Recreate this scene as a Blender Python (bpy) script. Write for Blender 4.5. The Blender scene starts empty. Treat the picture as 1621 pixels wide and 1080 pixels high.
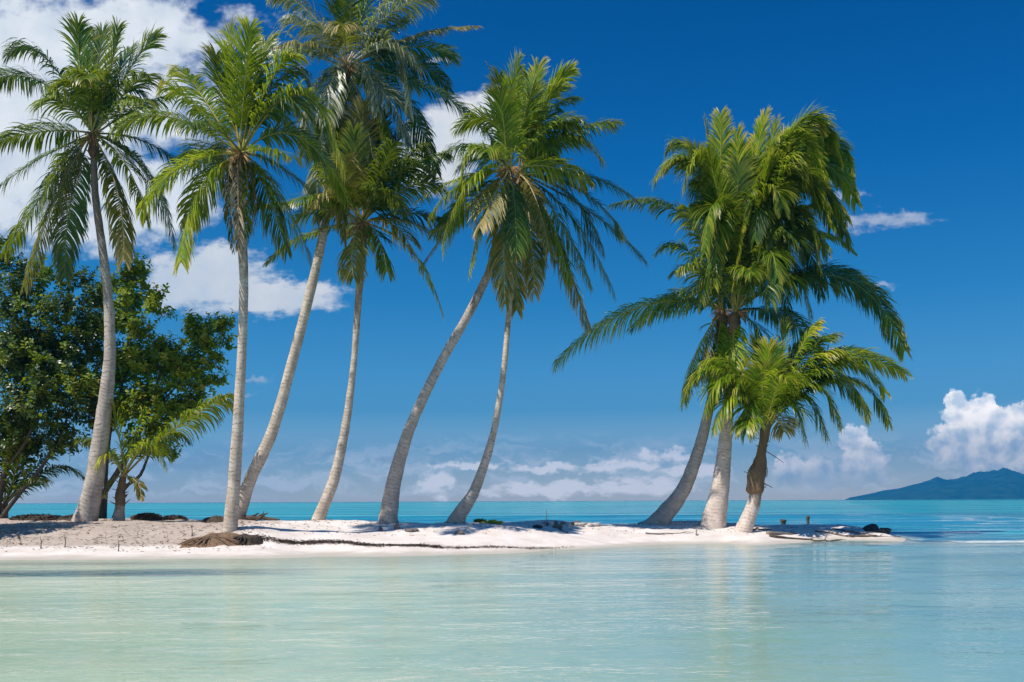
import bpy, math, random
import numpy as np
from mathutils import Vector, noise
random.seed(7)
rng = np.random.default_rng(11)
C = bpy.context.scene
COL = C.collection
# ------------------------------------------------------------------ camera
F = 1576.0; H = 1.6; CX = 810.5; HY = 793.5; ROLL = math.atan(7/1621)
cam_d = bpy.data.cameras.new("camera"); cam = bpy.data.objects.new("camera", cam_d); COL.objects.link(cam)
cam_d.sensor_width = 36.0; cam_d.lens = 36.0*F/1621; cam_d.shift_y = (HY-540)/1621
cam_d.clip_start = 0.1; cam_d.clip_end = 90000
cam.location = (0, 0, H); cam.rotation_euler = (math.radians(90), -ROLL, 0)
cam.rotation_mode = 'XYZ'
from mathutils import Matrix
cam.matrix_world = Matrix.Translation((0,0,H)) @ Matrix.Rotation(math.radians(90),4,'X') @ Matrix.Rotation(-ROLL,4,'Z')
C.camera = cam
# ------------------------------------------------------------------ light
SUN_EL = math.radians(54)
SH = Vector((1.0, 0.66, 0)).normalized()          # direction in which shadows fall on the ground
sd = bpy.data.lights.new("sun", 'SUN'); sd.energy = 5.0; sd.angle = math.radians(0.5); sd.color = (1.0, 0.95, 0.87)
sun = bpy.data.objects.new("sun", sd); COL.objects.link(sun)
ldir = Vector((SH.x*math.cos(SUN_EL), SH.y*math.cos(SUN_EL), -math.sin(SUN_EL)))
sun.rotation_euler = ldir.to_track_quat('-Z', 'Y').to_euler()
sun.location = (-30, 20, 40)
C.view_settings.view_transform = 'Standard'; C.view_settings.look = 'None'
C.view_settings.gamma = 1.0; C.view_settings.exposure = 0.15
C.cycles.max_bounces = 8; C.cycles.transparent_max_bounces = 12; C.cycles.volume_bounces = 0
C.cycles.sample_clamp_indirect = 6.0

# ---- node helpers
class NT:
    def __init__(s, t): s.t = t; t.nodes.clear()
    def n(s, ty, **kw):
        nd = s.t.nodes.new(ty)
        for k, v in kw.items():
            if k == 'inp':
                for kk, vv in v.items(): s.set(nd, kk, vv)
            else: setattr(nd, k, v)
        return nd
    def set(s, nd, k, v):
        i = nd.inputs[k]
        if hasattr(v, 'is_linked') or isinstance(v, bpy.types.NodeSocket): s.t.links.new(v, i)
        else: i.default_value = v
    def m(s, op, a, b=0.0, c=None, clamp=False):
        nd = s.t.nodes.new('ShaderNodeMath'); nd.operation = op; nd.use_clamp = clamp
        s.set(nd, 0, a); s.set(nd, 1, b)
        if c is not None: s.set(nd, 2, c)
        return nd.outputs[0]
    def vm(s, op, a, b=(0,0,0), c=None):
        nd = s.t.nodes.new('ShaderNodeVectorMath'); nd.operation = op
        s.set(nd, 0, a)
        if op == 'SCALE': s.set(nd, 'Scale', b)
        elif op != 'LENGTH': s.set(nd, 1, b)
        return nd.outputs['Value'] if op in ('LENGTH', 'DOT_PRODUCT') else nd.outputs[0]
    def ss(s, v, lo, hi, a=0.0, b=1.0):
        nd = s.t.nodes.new('ShaderNodeMapRange'); nd.interpolation_type = 'SMOOTHSTEP'
        s.set(nd, 'Value', v); s.set(nd, 'From Min', lo); s.set(nd, 'From Max', hi); s.set(nd, 'To Min', a); s.set(nd, 'To Max', b)
        return nd.outputs[0]
    def noise(s, vec, scale, detail=4, rough=0.55, dist=0.0, out='Fac'):
        nd = s.t.nodes.new('ShaderNodeTexNoise'); s.set(nd, 'Vector', vec)
        s.set(nd, 'Scale', scale); s.set(nd, 'Detail', detail); s.set(nd, 'Roughness', rough); s.set(nd, 'Distortion', dist)
        return nd.outputs[out]
    def mix(s, f, a, b, blend='MIX'):
        nd = s.t.nodes.new('ShaderNodeMix'); nd.data_type = 'RGBA'; nd.blend_type = blend; nd.clamp_factor = True
        s.set(nd, 0, f)
        for k, v in ((6, a), (7, b)):
            if isinstance(v, tuple): v = (*v, 1.0) if len(v) == 3 else v
            s.set(nd, k, v)
        return nd.outputs[2]
    def ramp(s, f, stops, interp='LINEAR'):
        nd = s.t.nodes.new('ShaderNodeValToRGB'); nd.color_ramp.interpolation = interp
        e = nd.color_ramp.elements
        while len(e) < len(stops): e.new(0.5)
        for i, (p, c) in enumerate(stops):
            e[i].position = p; e[i].color = (*c, 1.0)
        s.set(nd, 0, f); return nd.outputs[0]
    def comb(s, x, y, z):
        nd = s.t.nodes.new('ShaderNodeCombineXYZ'); s.set(nd, 0, x); s.set(nd, 1, y); s.set(nd, 2, z); return nd.outputs[0]
    def sep(s, v):
        nd = s.t.nodes.new('ShaderNodeSeparateXYZ'); s.set(nd, 0, v); return nd.outputs
    def attr(s, name):
        nd = s.t.nodes.new('ShaderNodeAttribute'); nd.attribute_name = name; return nd.outputs['Fac']
    def bump(s, h, strength, dist=0.05, normal=None):
        nd = s.t.nodes.new('ShaderNodeBump'); s.set(nd, 'Height', h); s.set(nd, 'Strength', strength); s.set(nd, 'Distance', dist)
        if normal is not None: s.set(nd, 'Normal', normal)
        return nd.outputs[0]

# ------------------------------------------------------------------ world: physical sky with clouds by direction
world = bpy.data.worlds.new("World"); C.world = world; world.use_nodes = True
w = NT(world.node_tree)
tc = w.n('ShaderNodeTexCoord').outputs['Generated']
sky = w.n('ShaderNodeTexSky'); sky.sky_type = 'NISHITA'; sky.sun_disc = False
sky.sun_elevation = SUN_EL; sky.sun_rotation = math.atan2(-SH.x, -SH.y)
sky.air_density = 1.0; sky.dust_density = 0.3; sky.ozone_density = 3.0
x, y, z = w.sep(tc)
ys = w.m('MAXIMUM', y, 0.12)
U = w.m('DIVIDE', x, ys); V = w.m('DIVIDE', w.m('ABSOLUTE', z), ys)
front = w.ss(y, 0.12, 0.3)
elev = w.m('ARCSINE', w.m('ABSOLUTE', z))
tint = w.ramp(w.m('DIVIDE', elev, 0.9), [(0.0, (2.5, 2.3, 2.35)), (0.035, (1.7, 1.75, 1.9)), (0.10, (0.42, 0.84, 1.15)), (0.22, (0.125, 0.62, 0.98)), (0.36, (0.02, 0.46, 0.92)), (0.5, (0.0, 0.34, 0.80)), (0.75, (0.02, 0.40, 0.85)), (1.0, (0.1, 0.45, 0.9))])
base = w.mix(1.0, sky.outputs[0], tint, 'MULTIPLY')
# photo-like chart: hundreds of arc units
P2 = w.comb(w.m('MULTIPLY', U, F/100), w.m('MULTIPLY', V, F/100), 0.0)
wr = w.noise(P2, 1.3, 5, 0.6, out='Color')
wp = w.vm('ADD', P2, w.vm('SCALE', w.vm('SUBTRACT', wr, (0.5,0.5,0.5)), 0.9))
wrb = w.noise(P2, 4.0, 4, 0.6, out='Color')
wps = w.vm('ADD', P2, w.vm('SCALE', w.vm('SUBTRACT', wrb, (0.5,0.5,0.5)), 0.35))
def blob(p, px, py, rx, ry, k=1.0):
    q = w.vm('MULTIPLY', w.vm('SUBTRACT', p, ((px-CX)/100, (HY-py)/100, 0)), (100/rx, 100/ry, 0))
    return w.m('MULTIPLY', w.m('SUBTRACT', 1.0, w.vm('LENGTH', q)), k)
def union(p, L):
    r = blob(p, *L[0])
    for b in L[1:]: r = w.m('MAXIMUM', r, blob(p, *b))
    return r
# large soft cloud, upper left, and the middle ones behind the palms
big = [(90,60,330,95), (-40,150,260,160), (170,170,210,110), (20,270,250,120), (250,300,130,60), (190,350,140,50), (60,340,150,50)]
mid = [(330,440,130,68), (430,470,150,35), (270,450,50,50), (350,410,55,35), (740,200,95,62), (690,250,80,70), (790,170,60,40)]
wis = [(1375,352,115,22), (1440,343,50,14), (1340,310,45,10), (700,97,40,6), (1055,455,1,1), (1395,455,40,7), (405,600,36,9), (360,625,60,6), (140,700,80,14), (290,735,130,10), (300,722,90,7), (608,724,34,9), (520,718,34,5)]
sea = [(1540,660,52,38),(1590,690,60,42),(1530,700,70,42),(1620,680,60,40),(1600,725,140,35),(1515,640,24,22),(1560,650,30,24),
       (1355,700,30,26),(1370,725,42,28),(1250,742,24,26),(1300,735,28,18),(1310,755,110,26),(1345,690,20,20),(1620,655,60,12)]
fa = w.noise(w.vm('MULTIPLY', P2, (1, 1.4, 1)), 1.6, 7, 0.58)
fb = w.noise(w.vm('MULTIPLY', P2, (0.7, 1.6, 1)), 3.2, 6, 0.62)
fc = w.noise(P2, 4.2, 5, 0.55)
dA = w.m('ADD', union(wp, big), w.m('MULTIPLY', w.m('SUBTRACT', fa, 0.5), 1.7))
mA = w.ss(dA, -0.08, 0.5)
dB = w.m('ADD', union(wps, mid), w.m('MULTIPLY', w.m('SUBTRACT', fb, 0.5), 1.0))
mB = w.ss(dB, 0.05, 0.5)
dW = w.m('ADD', union(wps, wis), w.m('MULTIPLY', w.m('SUBTRACT', fb, 0.5), 2.2))
mW = w.ss(dW, 0.15, 1.0, 0, 0.62)
dS = w.m('ADD', union(wps, sea), w.m('MULTIPLY', w.m('SUBTRACT', fc, 0.5), 1.3))
mS = w.m('MULTIPLY', w.ss(dS, 0.05, 0.28), w.ss(V, 0.0, 0.035))
# streaky low bank near the horizon
fl = w.noise(w.vm('MULTIPLY', wp, (0.35, 2.4, 1)), 2.0, 6, 0.6)
lowband = w.m('MULTIPLY', w.ss(V, 0.0, 0.012), w.ss(V, 0.075, 0.03))
mL = w.m('MULTIPLY', w.m('MULTIPLY', w.ss(fl, 0.44, 0.62), lowband), 0.6)
ridge = [(1060,722,90,14),(980,738,110,12),(870,742,110,9),(740,735,100,8),(690,765,40,28),(1010,770,120,22),(1100,745,80,16),(870,775,150,18)]
dR = w.m('ADD', union(wps, ridge), w.m('MULTIPLY', w.m('SUBTRACT', fb, 0.5), 2.4))
mR = w.ss(dR, 0.1, 0.7, 0, 0.85)
# cloud shading: thickness versus the same field sampled towards the sun (left, up)
def shade(scale, off, amt):
    a = w.noise(P2, scale, 4, 0.5); b = w.noise(w.vm('ADD', P2, off), scale, 4, 0.5)
    return w.m('MULTIPLY_ADD', w.m('SUBTRACT', a, b), amt, 0.55, clamp=True)
sA = shade(1.1, (-0.22, 0.3, 0), 2.2); sS = shade(3.0, (-0.1, 0.14, 0), 3.2)
K = 10.5
def kc(r, g, b): return (r*K, g*K, b*K)
cA = w.mix(sA, kc(0.66,0.72,0.80), kc(0.93,0.94,0.95))
cB = w.mix(sA, kc(0.60,0.68,0.78), kc(0.86,0.85,0.84))
cS = w.mix(sS, kc(1.1,1.2,1.3), kc(2.4,2.15,1.9))
cS = w.mix(w.ss(V, 0.045, 0.0), cS, kc(0.68,0.86,1.08))
c = base
c = w.mix(mL, c, kc(1.8,1.75,1.75))
c = w.mix(w.m('MULTIPLY', mR, front), c, kc(2.5,2.25,2.1))
c = w.mix(w.m('MULTIPLY', mS, front), c, cS)
c = w.mix(w.m('MULTIPLY', mW, front), c, kc(0.70,0.72,0.78))
c = w.mix(w.m('MULTIPLY', mB, front), c, cB)
c = w.mix(w.m('MULTIPLY', mA, front), c, cA)
bg = w.n('ShaderNodeBackground', inp={'Color': c, 'Strength': 0.09})
wo = w.n('ShaderNodeOutputWorld'); w.t.links.new(bg.outputs[0], wo.inputs[0])
world.cycles.sampling_method = 'MANUAL'; world.cycles.sample_map_resolution = 512

# ------------------------------------------------------------------ projection helpers (pixel + distance -> real point)
ca, sa = math.cos(ROLL), math.sin(ROLL)
def PT(px, py, D):
    dx = px-CX; dy = HY-py
    X = dx*ca+dy*sa; Z = -dx*sa+dy*ca
    return Vector((X/F*D, D, H+Z/F*D))
def PROJ(v):
    X = v[0]/v[1]*F; Z = (v[2]-H)/v[1]*F
    return (CX+X*ca-Z*sa, HY-(X*sa+Z*ca))

# ------------------------------------------------------------------ object helpers
def tag(o, label=None, cat=None, group=None, kind=None):
    if label: o['label'] = label
    if cat: o['category'] = cat
    if group: o['group'] = group
    if kind: o['kind'] = kind
    return o
def empty(name, loc):
    o = bpy.data.objects.new(name, None); COL.objects.link(o); o.location = loc; o.empty_display_size = 0.3; return o
def mesh_obj(name, verts, faces, mats, parent=None, smooth=True, mi=None, attrs=None):
    me = bpy.data.meshes.new(name); me.from_pydata([tuple(v) for v in verts], [], faces)
    for mt in (mats if isinstance(mats, (list, tuple)) else [mats]): me.materials.append(mt)
    if mi is not None: me.polygons.foreach_set('material_index', mi)
    if smooth: me.polygons.foreach_set('use_smooth', [True]*len(me.polygons))
    for k, vals in (attrs or {}).items():
        a = me.attributes.new(k, 'FLOAT', 'POINT'); a.data.foreach_set('value', np.asarray(vals, dtype=np.float32))
    me.update()
    o = bpy.data.objects.new(name, me); COL.objects.link(o)
    if parent is not None:
        o.parent = parent
        o.matrix_parent_inverse = Matrix.Translation(-Vector(parent.location)) if parent.parent is None else Matrix.Identity(4)
    return o
def recentre(o):
    """put a one-mesh thing's origin at its base"""
    me = o.data; n = len(me.vertices); co = np.empty(n*3); me.vertices.foreach_get('co', co); co = co.reshape(-1, 3)
    b = np.array([(co[:,0].min()+co[:,0].max())/2, (co[:,1].min()+co[:,1].max())/2, co[:,2].min()])
    me.vertices.foreach_set('co', (co-b).ravel()); o.location = b; me.update(); return o

# ------------------------------------------------------------------ materials
def mat(name):
    m = bpy.data.materials.new(name); m.use_nodes = True; return m, NT(m.node_tree)
def finish(t, bsdf, disp=None):
    o = t.n('ShaderNodeOutputMaterial'); t.t.links.new(bsdf, o.inputs[0])
def pos(t): return t.n('ShaderNodeNewGeometry').outputs['Position']

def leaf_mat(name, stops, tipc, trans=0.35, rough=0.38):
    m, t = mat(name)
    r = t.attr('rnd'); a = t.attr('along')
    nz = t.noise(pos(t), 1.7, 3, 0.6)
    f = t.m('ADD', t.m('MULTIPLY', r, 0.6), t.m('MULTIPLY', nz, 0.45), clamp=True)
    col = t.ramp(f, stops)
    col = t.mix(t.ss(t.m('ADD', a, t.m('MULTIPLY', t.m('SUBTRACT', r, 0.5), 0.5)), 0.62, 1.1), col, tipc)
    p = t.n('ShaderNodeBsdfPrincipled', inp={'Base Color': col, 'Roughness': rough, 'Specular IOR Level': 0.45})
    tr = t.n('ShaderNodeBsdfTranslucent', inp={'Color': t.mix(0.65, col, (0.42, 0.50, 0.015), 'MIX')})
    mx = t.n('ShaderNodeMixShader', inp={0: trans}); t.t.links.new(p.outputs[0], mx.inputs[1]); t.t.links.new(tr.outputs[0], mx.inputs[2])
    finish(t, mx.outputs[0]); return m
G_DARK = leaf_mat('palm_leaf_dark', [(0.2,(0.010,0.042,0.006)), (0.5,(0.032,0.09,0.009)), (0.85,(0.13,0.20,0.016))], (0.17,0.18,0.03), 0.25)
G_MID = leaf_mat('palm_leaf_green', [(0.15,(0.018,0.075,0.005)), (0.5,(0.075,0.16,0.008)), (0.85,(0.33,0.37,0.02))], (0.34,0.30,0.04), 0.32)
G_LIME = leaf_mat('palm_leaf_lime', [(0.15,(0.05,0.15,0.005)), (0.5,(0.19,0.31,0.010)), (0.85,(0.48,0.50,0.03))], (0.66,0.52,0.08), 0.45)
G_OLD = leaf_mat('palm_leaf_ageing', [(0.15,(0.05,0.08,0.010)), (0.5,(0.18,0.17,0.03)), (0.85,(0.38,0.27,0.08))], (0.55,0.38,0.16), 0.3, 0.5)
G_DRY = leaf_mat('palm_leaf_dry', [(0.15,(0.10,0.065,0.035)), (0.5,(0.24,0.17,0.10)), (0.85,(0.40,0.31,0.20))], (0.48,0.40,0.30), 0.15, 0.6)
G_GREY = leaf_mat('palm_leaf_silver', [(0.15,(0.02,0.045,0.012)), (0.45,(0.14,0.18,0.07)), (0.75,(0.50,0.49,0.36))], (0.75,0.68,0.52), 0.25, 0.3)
LEAFM = {'d': G_DARK, 'g': G_MID, 'l': G_LIME, 'o': G_OLD, 'y': G_DRY, 's': G_GREY}
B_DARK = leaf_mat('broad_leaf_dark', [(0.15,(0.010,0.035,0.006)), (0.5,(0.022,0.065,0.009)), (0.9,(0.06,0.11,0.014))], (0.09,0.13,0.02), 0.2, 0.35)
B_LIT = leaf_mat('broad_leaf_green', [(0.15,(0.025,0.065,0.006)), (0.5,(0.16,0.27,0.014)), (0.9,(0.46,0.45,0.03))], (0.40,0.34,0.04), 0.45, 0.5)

def stem_mat(name, c1, c2, rough=0.45):
    m, t = mat(name); nz = t.noise(pos(t), 9, 4)
    p = t.n('ShaderNodeBsdfPrincipled', inp={'Base Color': t.mix(nz, c1, c2), 'Roughness': rough})
    finish(t, p.outputs[0]); return m
STEM = {'d': stem_mat('frond_rib_green', (0.10,0.12,0.02), (0.22,0.20,0.05)), 'y': stem_mat('frond_rib_dry', (0.22,0.15,0.08), (0.40,0.30,0.18)),
        'l': stem_mat('frond_rib_yellow', (0.34,0.30,0.03), (0.46,0.34,0.07))}
STEM['g'] = stem_mat('frond_rib_olive', (0.2,0.2,0.03), (0.34,0.27,0.07)); STEM['o'] = stem_mat('frond_rib_tan', (0.34,0.25,0.08), (0.48,0.36,0.18)); STEM['s'] = stem_mat('frond_rib_pale', (0.38,0.32,0.22), (0.5,0.44,0.34))
FIBRE = stem_mat('leaf_sheath_fibre', (0.07,0.04,0.02), (0.26,0.16,0.08), 0.8)
FLOWER = stem_mat('flower_stalk', (0.34,0.18,0.07), (0.48,0.30,0.12), 0.7)

def trunk_mat(name, cl, cd, stain):
    m, t = mat(name)
    L = t.attr('len'); fr_ = t.attr('frac'); p = pos(t)
    n1 = t.noise(p, 3.0, 5, 0.6); n2 = t.noise(t.vm('MULTIPLY', p, (1,1,0.25)), 14, 5, 0.65); n3 = t.noise(p, 0.9, 3)
    ring = t.m('SINE', t.m('MULTIPLY_ADD', L, 46.0, t.m('MULTIPLY', t.noise(t.vm('MULTIPLY', p, (1,1,0.6)), 1.6, 5, 0.6), 26.0)))
    rs = t.m('MULTIPLY', t.ss(ring, 0.55, 1.0), t.ss(t.noise(p, 5.0, 3), 0.3, 0.6))
    col = t.mix(t.ss(n1, 0.3, 0.7), cd, cl)
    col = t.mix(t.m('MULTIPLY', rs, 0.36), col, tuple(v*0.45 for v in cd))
    col = t.mix(t.ss(n2, 0.55, 0.75, 0, 0.55), col, stain)
    col = t.mix(t.ss(n3, 0.52, 0.66, 0, 0.35), col, tuple(v*0.55 for v in cl))
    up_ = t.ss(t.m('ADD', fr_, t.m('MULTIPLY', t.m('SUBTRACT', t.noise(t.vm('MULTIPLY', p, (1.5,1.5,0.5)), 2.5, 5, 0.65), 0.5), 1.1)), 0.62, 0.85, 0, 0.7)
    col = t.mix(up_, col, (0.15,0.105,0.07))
    hgt = t.m('ADD', t.m('MULTIPLY', rs, -0.6), t.m('MULTIPLY', n2, 0.9))
    b = t.bump(hgt, 0.8, 0.025)
    s = t.n('ShaderNodeBsdfPrincipled', inp={'Base Color': col, 'Roughness': 0.82, 'Normal': b, 'Specular IOR Level': 0.25})
    finish(t, s.outputs[0]); return m
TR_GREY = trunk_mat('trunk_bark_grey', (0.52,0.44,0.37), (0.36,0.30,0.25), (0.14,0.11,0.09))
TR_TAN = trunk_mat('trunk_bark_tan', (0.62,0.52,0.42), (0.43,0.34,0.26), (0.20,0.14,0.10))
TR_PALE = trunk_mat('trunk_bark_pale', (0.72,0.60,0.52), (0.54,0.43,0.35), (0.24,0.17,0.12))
BARK = stem_mat('bush_bark', (0.035,0.028,0.022), (0.12,0.09,0.07), 0.85)

# ------------------------------------------------------------------ sand bar
XP = [-1200,-400, 0, 300, 430, 600, 800, 900, 980,1060,1140,1200,1260,1330,1400,1440,1500]
FY = [ 890, 888,884,882.5,882,880,876.5,872,866,862,861,865,861.5,857,859,861,861]
D0T = [1.6*F/(v-HY) for v in FY]
DRT = [  40, 40, 40, 38.5, 36.5, 37, 38.5, 40, 41, 42, 43.5, 44, 45, 45, 42.6, 41, 41]
RY =  [ 816,817,818.5,821,823.5,826,827.5,828,828.5,828,830,832,832,833.5,846,857,875]
ZRT = [H-(ry-HY)*d/F for ry, d in zip(RY, DRT)]
PS = np.array([0,0.18,0.3,0.42,0.6,0.8,1.0])
PL = np.array([0,0.20,0.36,0.78,0.94,0.98,1.0])
PM = np.array([0,0.10,0.20,0.46,0.66,0.85,1.0])
PR = np.array([0,0.22,0.40,0.58,0.75,0.90,1.0])
def hgt(X, Y):
    X = np.asarray(X, float); Y = np.asarray(Y, float)
    xp = CX + X/np.maximum(Y, 5)*F
    d0 = np.interp(xp, XP, D0T); dr = np.interp(xp, XP, DRT); zr = np.interp(xp, XP, ZRT)
    wob = 0.35*np.sin(X*0.55+1)+0.2*np.sin(X*1.37+Y*0.3)
    d0 = d0 + wob*0.35
    s = (Y-d0)/(dr-d0)
    pl, pm, pr = np.interp(s, PS, PL), np.interp(s, PS, PM), np.interp(s, PS, PR)
    wl = 1/(1+np.exp((xp-440)/22)); wr2 = 1/(1+np.exp(-(xp-930)/60))
    prof = pl*wl+pm*(1-wl)*(1-wr2)+pr*wr2*(1-wl)
    z = zr*prof
    z = np.where(s < 0, -0.045*(d0-Y)-0.004*(d0-Y)**2*0.2, z)
    back = Y-dr
    zb = zr - (zr+0.7)*(1-np.exp(-np.maximum(back, 0)**2/22))
    z = np.where(back > 0, zb, z)
    land = 1/(1+np.exp(-(z-0.05)*25))
    bump = (0.04+0.05/(1+np.exp(-(xp-450)/40)))*np.sin(X*0.62+Y*0.5)*np.sin(Y*0.8-X*0.25+1)+0.03*np.sin(X*1.1+0.7*np.sin(Y*0.9))*np.sin(Y*1.3+X*0.3)+0.018*np.sin(X*3.1+Y*2.3)*np.sin(Y*3.7-X*1.1)
    z = z + bump*land
    return np.maximum(z, -0.9)
def fnoise(X, Y, sc):
    out = np.empty(X.shape)
    for i, (a, b) in enumerate(zip(X.ravel(), Y.ravel())): out.ravel()[i] = noise.fractal((a*sc, b*sc, 3.3), 0.9, 2.1, 4)
    return out
def ground(px, py):
    best = None
    xs = np.interp(px, XP, D0T)-1.5; xe = np.interp(px, XP, DRT)+0.8
    for D in np.arange(xs, xe, 0.05):
        X = (px-CX)/F*D
        q = PROJ((X, D, max(0.0, float(hgt(X, D)))))
        e = abs(q[1]-py)
        if best is None or e < best[0]-0.15: best = (e, D, X, max(0.0, float(hgt(X, D))))
    return Vector((best[2], best[1], best[3]))

gx = np.arange(-44, 24, 0.14); gy = np.arange(20, 56, 0.14)
GX, GY = np.meshgrid(gx, gy)
GZ = hgt(GX, GY)
GN = fnoise(GX[::2, ::2], GY[::2, ::2], 1.5)
GN = np.kron(GN, np.ones((2, 2)))[:GX.shape[0], :GX.shape[1]]
xpg = CX+GX/GY*F
bankw = 1/(1+np.exp((xpg-440)/30))
landw = 1/(1+np.exp(-(GZ-0.12)*20))
GZ = GZ + GN*landw*(0.018+0.03*bankw)
nx, ny = len(gx), len(gy)
verts = np.stack([GX.ravel(), GY.ravel(), GZ.ravel()], 1)
idx = np.arange(nx*ny).reshape(ny, nx)
faces = np.stack([idx[:-1,:-1].ravel(), idx[:-1,1:].ravel(), idx[1:,1:].ravel(), idx[1:,:-1].ravel()], 1).tolist()
m, t = mat('coral_sand')
p = pos(t); X_, Y_, Z_ = t.sep(p)
n1 = t.noise(p, 1.2, 5, 0.6); n2 = t.noise(p, 9, 5, 0.65); n3 = t.noise(p, 60, 3, 0.6)
col = t.mix(t.ss(n1, 0.3, 0.7), (0.70,0.60,0.53), (0.83,0.75,0.69))
col = t.mix(t.ss(n2, 0.58, 0.72, 0, 0.35), col, (0.50,0.41,0.35))
# wet sand along the waterline
col = t.mix(t.ss(t.m('ADD', Z_, t.m('MULTIPLY', n1, 0.06)), 0.15, 0.05, 0, 0.75), col, (0.45,0.40,0.33))
# grey-pink coral mud bank on the left, cracked
bank = t.m('MULTIPLY', t.ss(t.m('ADD', X_, t.m('MULTIPLY', n1, 3.0)), -6.3, -8.5), t.ss(t.m('ADD', Z_, t.m('MULTIPLY', n2, 0.08)), 0.27, 0.36))
col = t.mix(t.m('MULTIPLY', bank, 0.85), col, t.mix(n2, (0.32,0.24,0.19), (0.52,0.42,0.34)))
def cracks(sc, stretch):
    vo = t.n('ShaderNodeTexVoronoi', feature='DISTANCE_TO_EDGE')
    t.set(vo, 'Vector', t.vm('ADD', t.vm('MULTIPLY', p, stretch), t.vm('SCALE', t.noise(p, 2.2, 3, out='Color'), 0.6))); t.set(vo, 'Scale', sc)
    return vo.outputs['Distance']
ck = t.ss(cracks(2.6, (1,1.2,1.6)), 0.045, 0.0)
ckm = t.m('MULTIPLY', t.m('MULTIPLY', ck, t.ss(t.noise(p, 1.1, 3), 0.42, 0.58)), t.m('MULTIPLY', t.ss(X_, -8.2, -9.4), t.m('MULTIPLY', t.ss(t.m('ADD', Z_, t.m('MULTIPLY', n2, 0.2)), 0.30, 0.40), t.ss(Z_, 0.92, 0.80))))
col = t.mix(ckm, col, (0.05,0.035,0.028))
# leaf litter
lit = t.m('MULTIPLY', t.ss(t.noise(p, 5, 6, 0.75), 0.58, 0.70), t.m('MAXIMUM', t.m('MULTIPLY', bank, 0.9), t.ss(Z_, 0.62, 0.85, 0, 0.45)))
col = t.mix(lit, col, (0.10,0.07,0.045))
hb = t.m('ADD', t.m('MULTIPLY', n2, 0.6), t.m('MULTIPLY', n3, 0.25)); hb = t.m('SUBTRACT', hb, t.m('MULTIPLY', ckm, 1.5))
b = t.bump(hb, 0.6, 0.04)
s_ = t.n('ShaderNodeBsdfPrincipled', inp={'Base Color': col, 'Roughness': 0.9, 'Normal': b, 'Specular IOR Level': 0.2})
finish(t, s_.outputs[0]); SAND = m
tag(mesh_obj('sand', verts, faces, SAND), kind='structure')

# ------------------------------------------------------------------ water: one sheet to the horizon
wx = np.concatenate([[-60000,-3000,-400,-120], np.arange(-46, 46.01, 0.4), [120,400,3000,60000]])
wy = np.concatenate([[-3000,-100,-20,-5], np.arange(0, 62, 0.2), np.arange(62, 120, 0.8), [140,200,400,1000,3000,9000,60000]])
WX, WY = np.meshgrid(wx, wy)
near = (np.abs(WX) < 47) & (WY > -1) & (WY < 119)
fade = np.clip((119-WY)/20, 0, 1)*np.clip((46-np.abs(WX))/6, 0, 1)*near
D = np.full(WX.shape, 2.0)
inb = (np.abs(WX) < 46) & (WY > 10) & (WY < 60)
D[inb] = -hgt(WX[inb], WY[inb])
open_ = 1/(1+np.exp(-((WX/np.maximum(WY,1))*F+CX-1290)/60)); open_ = np.maximum(open_*(WY > 30), (WY > 50)*1.0)*np.clip((WY-30)/6, 0, 1)
wv = 0.5*np.sin(WY*2.6+0.55*np.sin(WX*0.35)+0.22*WX)+0.35*np.sin(WY*4.3-0.35*WX+1.1*np.sin(WX*0.21+1))+0.3*np.sin(WY*1.45+0.12*WX+0.8*np.sin(WX*0.15))
WZ = wv*(0.004+0.075*open_)*fade*np.clip(D*3, 0, 1)
verts = np.stack([WX.ravel(), WY.ravel(), WZ.ravel()], 1)
nx, ny = len(wx), len(wy); idx = np.arange(nx*ny).reshape(ny, nx)
faces = np.stack([idx[:-1,:-1].ravel(), idx[:-1,1:].ravel(), idx[1:,1:].ravel(), idx[1:,:-1].ravel()], 1).tolist()
m, t = mat('lagoon_water')
p = pos(t); X_, Y_, Z_ = t.sep(p); dep = t.attr('depth')
xr = t.m('DIVIDE', X_, t.m('MAXIMUM', Y_, 3.0))
n1 = t.noise(t.vm('MULTIPLY', p, (0.25,0.7,1)), 0.5, 4, 0.6)
shal = t.mix(t.ss(t.m('ADD', X_, t.m('MULTIPLY', n1, 3.0)), -1.5, 8), (0.40,0.51,0.37), (0.18,0.35,0.35))
shal = t.mix(t.ss(n1, 0.35, 0.7, 0, 0.5), shal, (0.34,0.46,0.34))
farc = t.ramp(t.m('DIVIDE', t.m('LOGARITHM', t.m('MAXIMUM', Y_, 10.0), 10.0), 4.0), [(0.37,(0.08,0.27,0.34)), (0.45,(0.02,0.24,0.33)), (0.55,(0.01,0.30,0.37)), (0.66,(0.02,0.38,0.42)), (0.95,(0.05,0.40,0.44))])
streak = t.m('ADD', t.m('MULTIPLY', t.noise(t.vm('MULTIPLY', p, (0.04,0.22,1)), 1.0, 10, 0.78), 0.6), t.m('MULTIPLY', t.noise(t.vm('MULTIPLY', p, (0.004,0.03,1)), 1.0, 5, 0.65), 0.4))
strB = t.noise(t.vm('MULTIPLY', p, (0.012,0.075,1)), 1.0, 4, 0.6)
farc = t.mix(t.ss(strB, 0.50, 0.60, 0, 0.8), farc, (0.004,0.15,0.26))
farc = t.mix(t.ss(t.noise(t.vm('MULTIPLY', t.vm('ADD', p, (400,90,0)), (0.015,0.09,1)), 1.0, 4, 0.6), 0.54, 0.64, 0, 0.6), farc, (0.10,0.50,0.52))
farc = t.mix(t.ss(streak, 0.50, 0.56, 0, 0.7), farc, (0.008,0.14,0.25))
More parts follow.
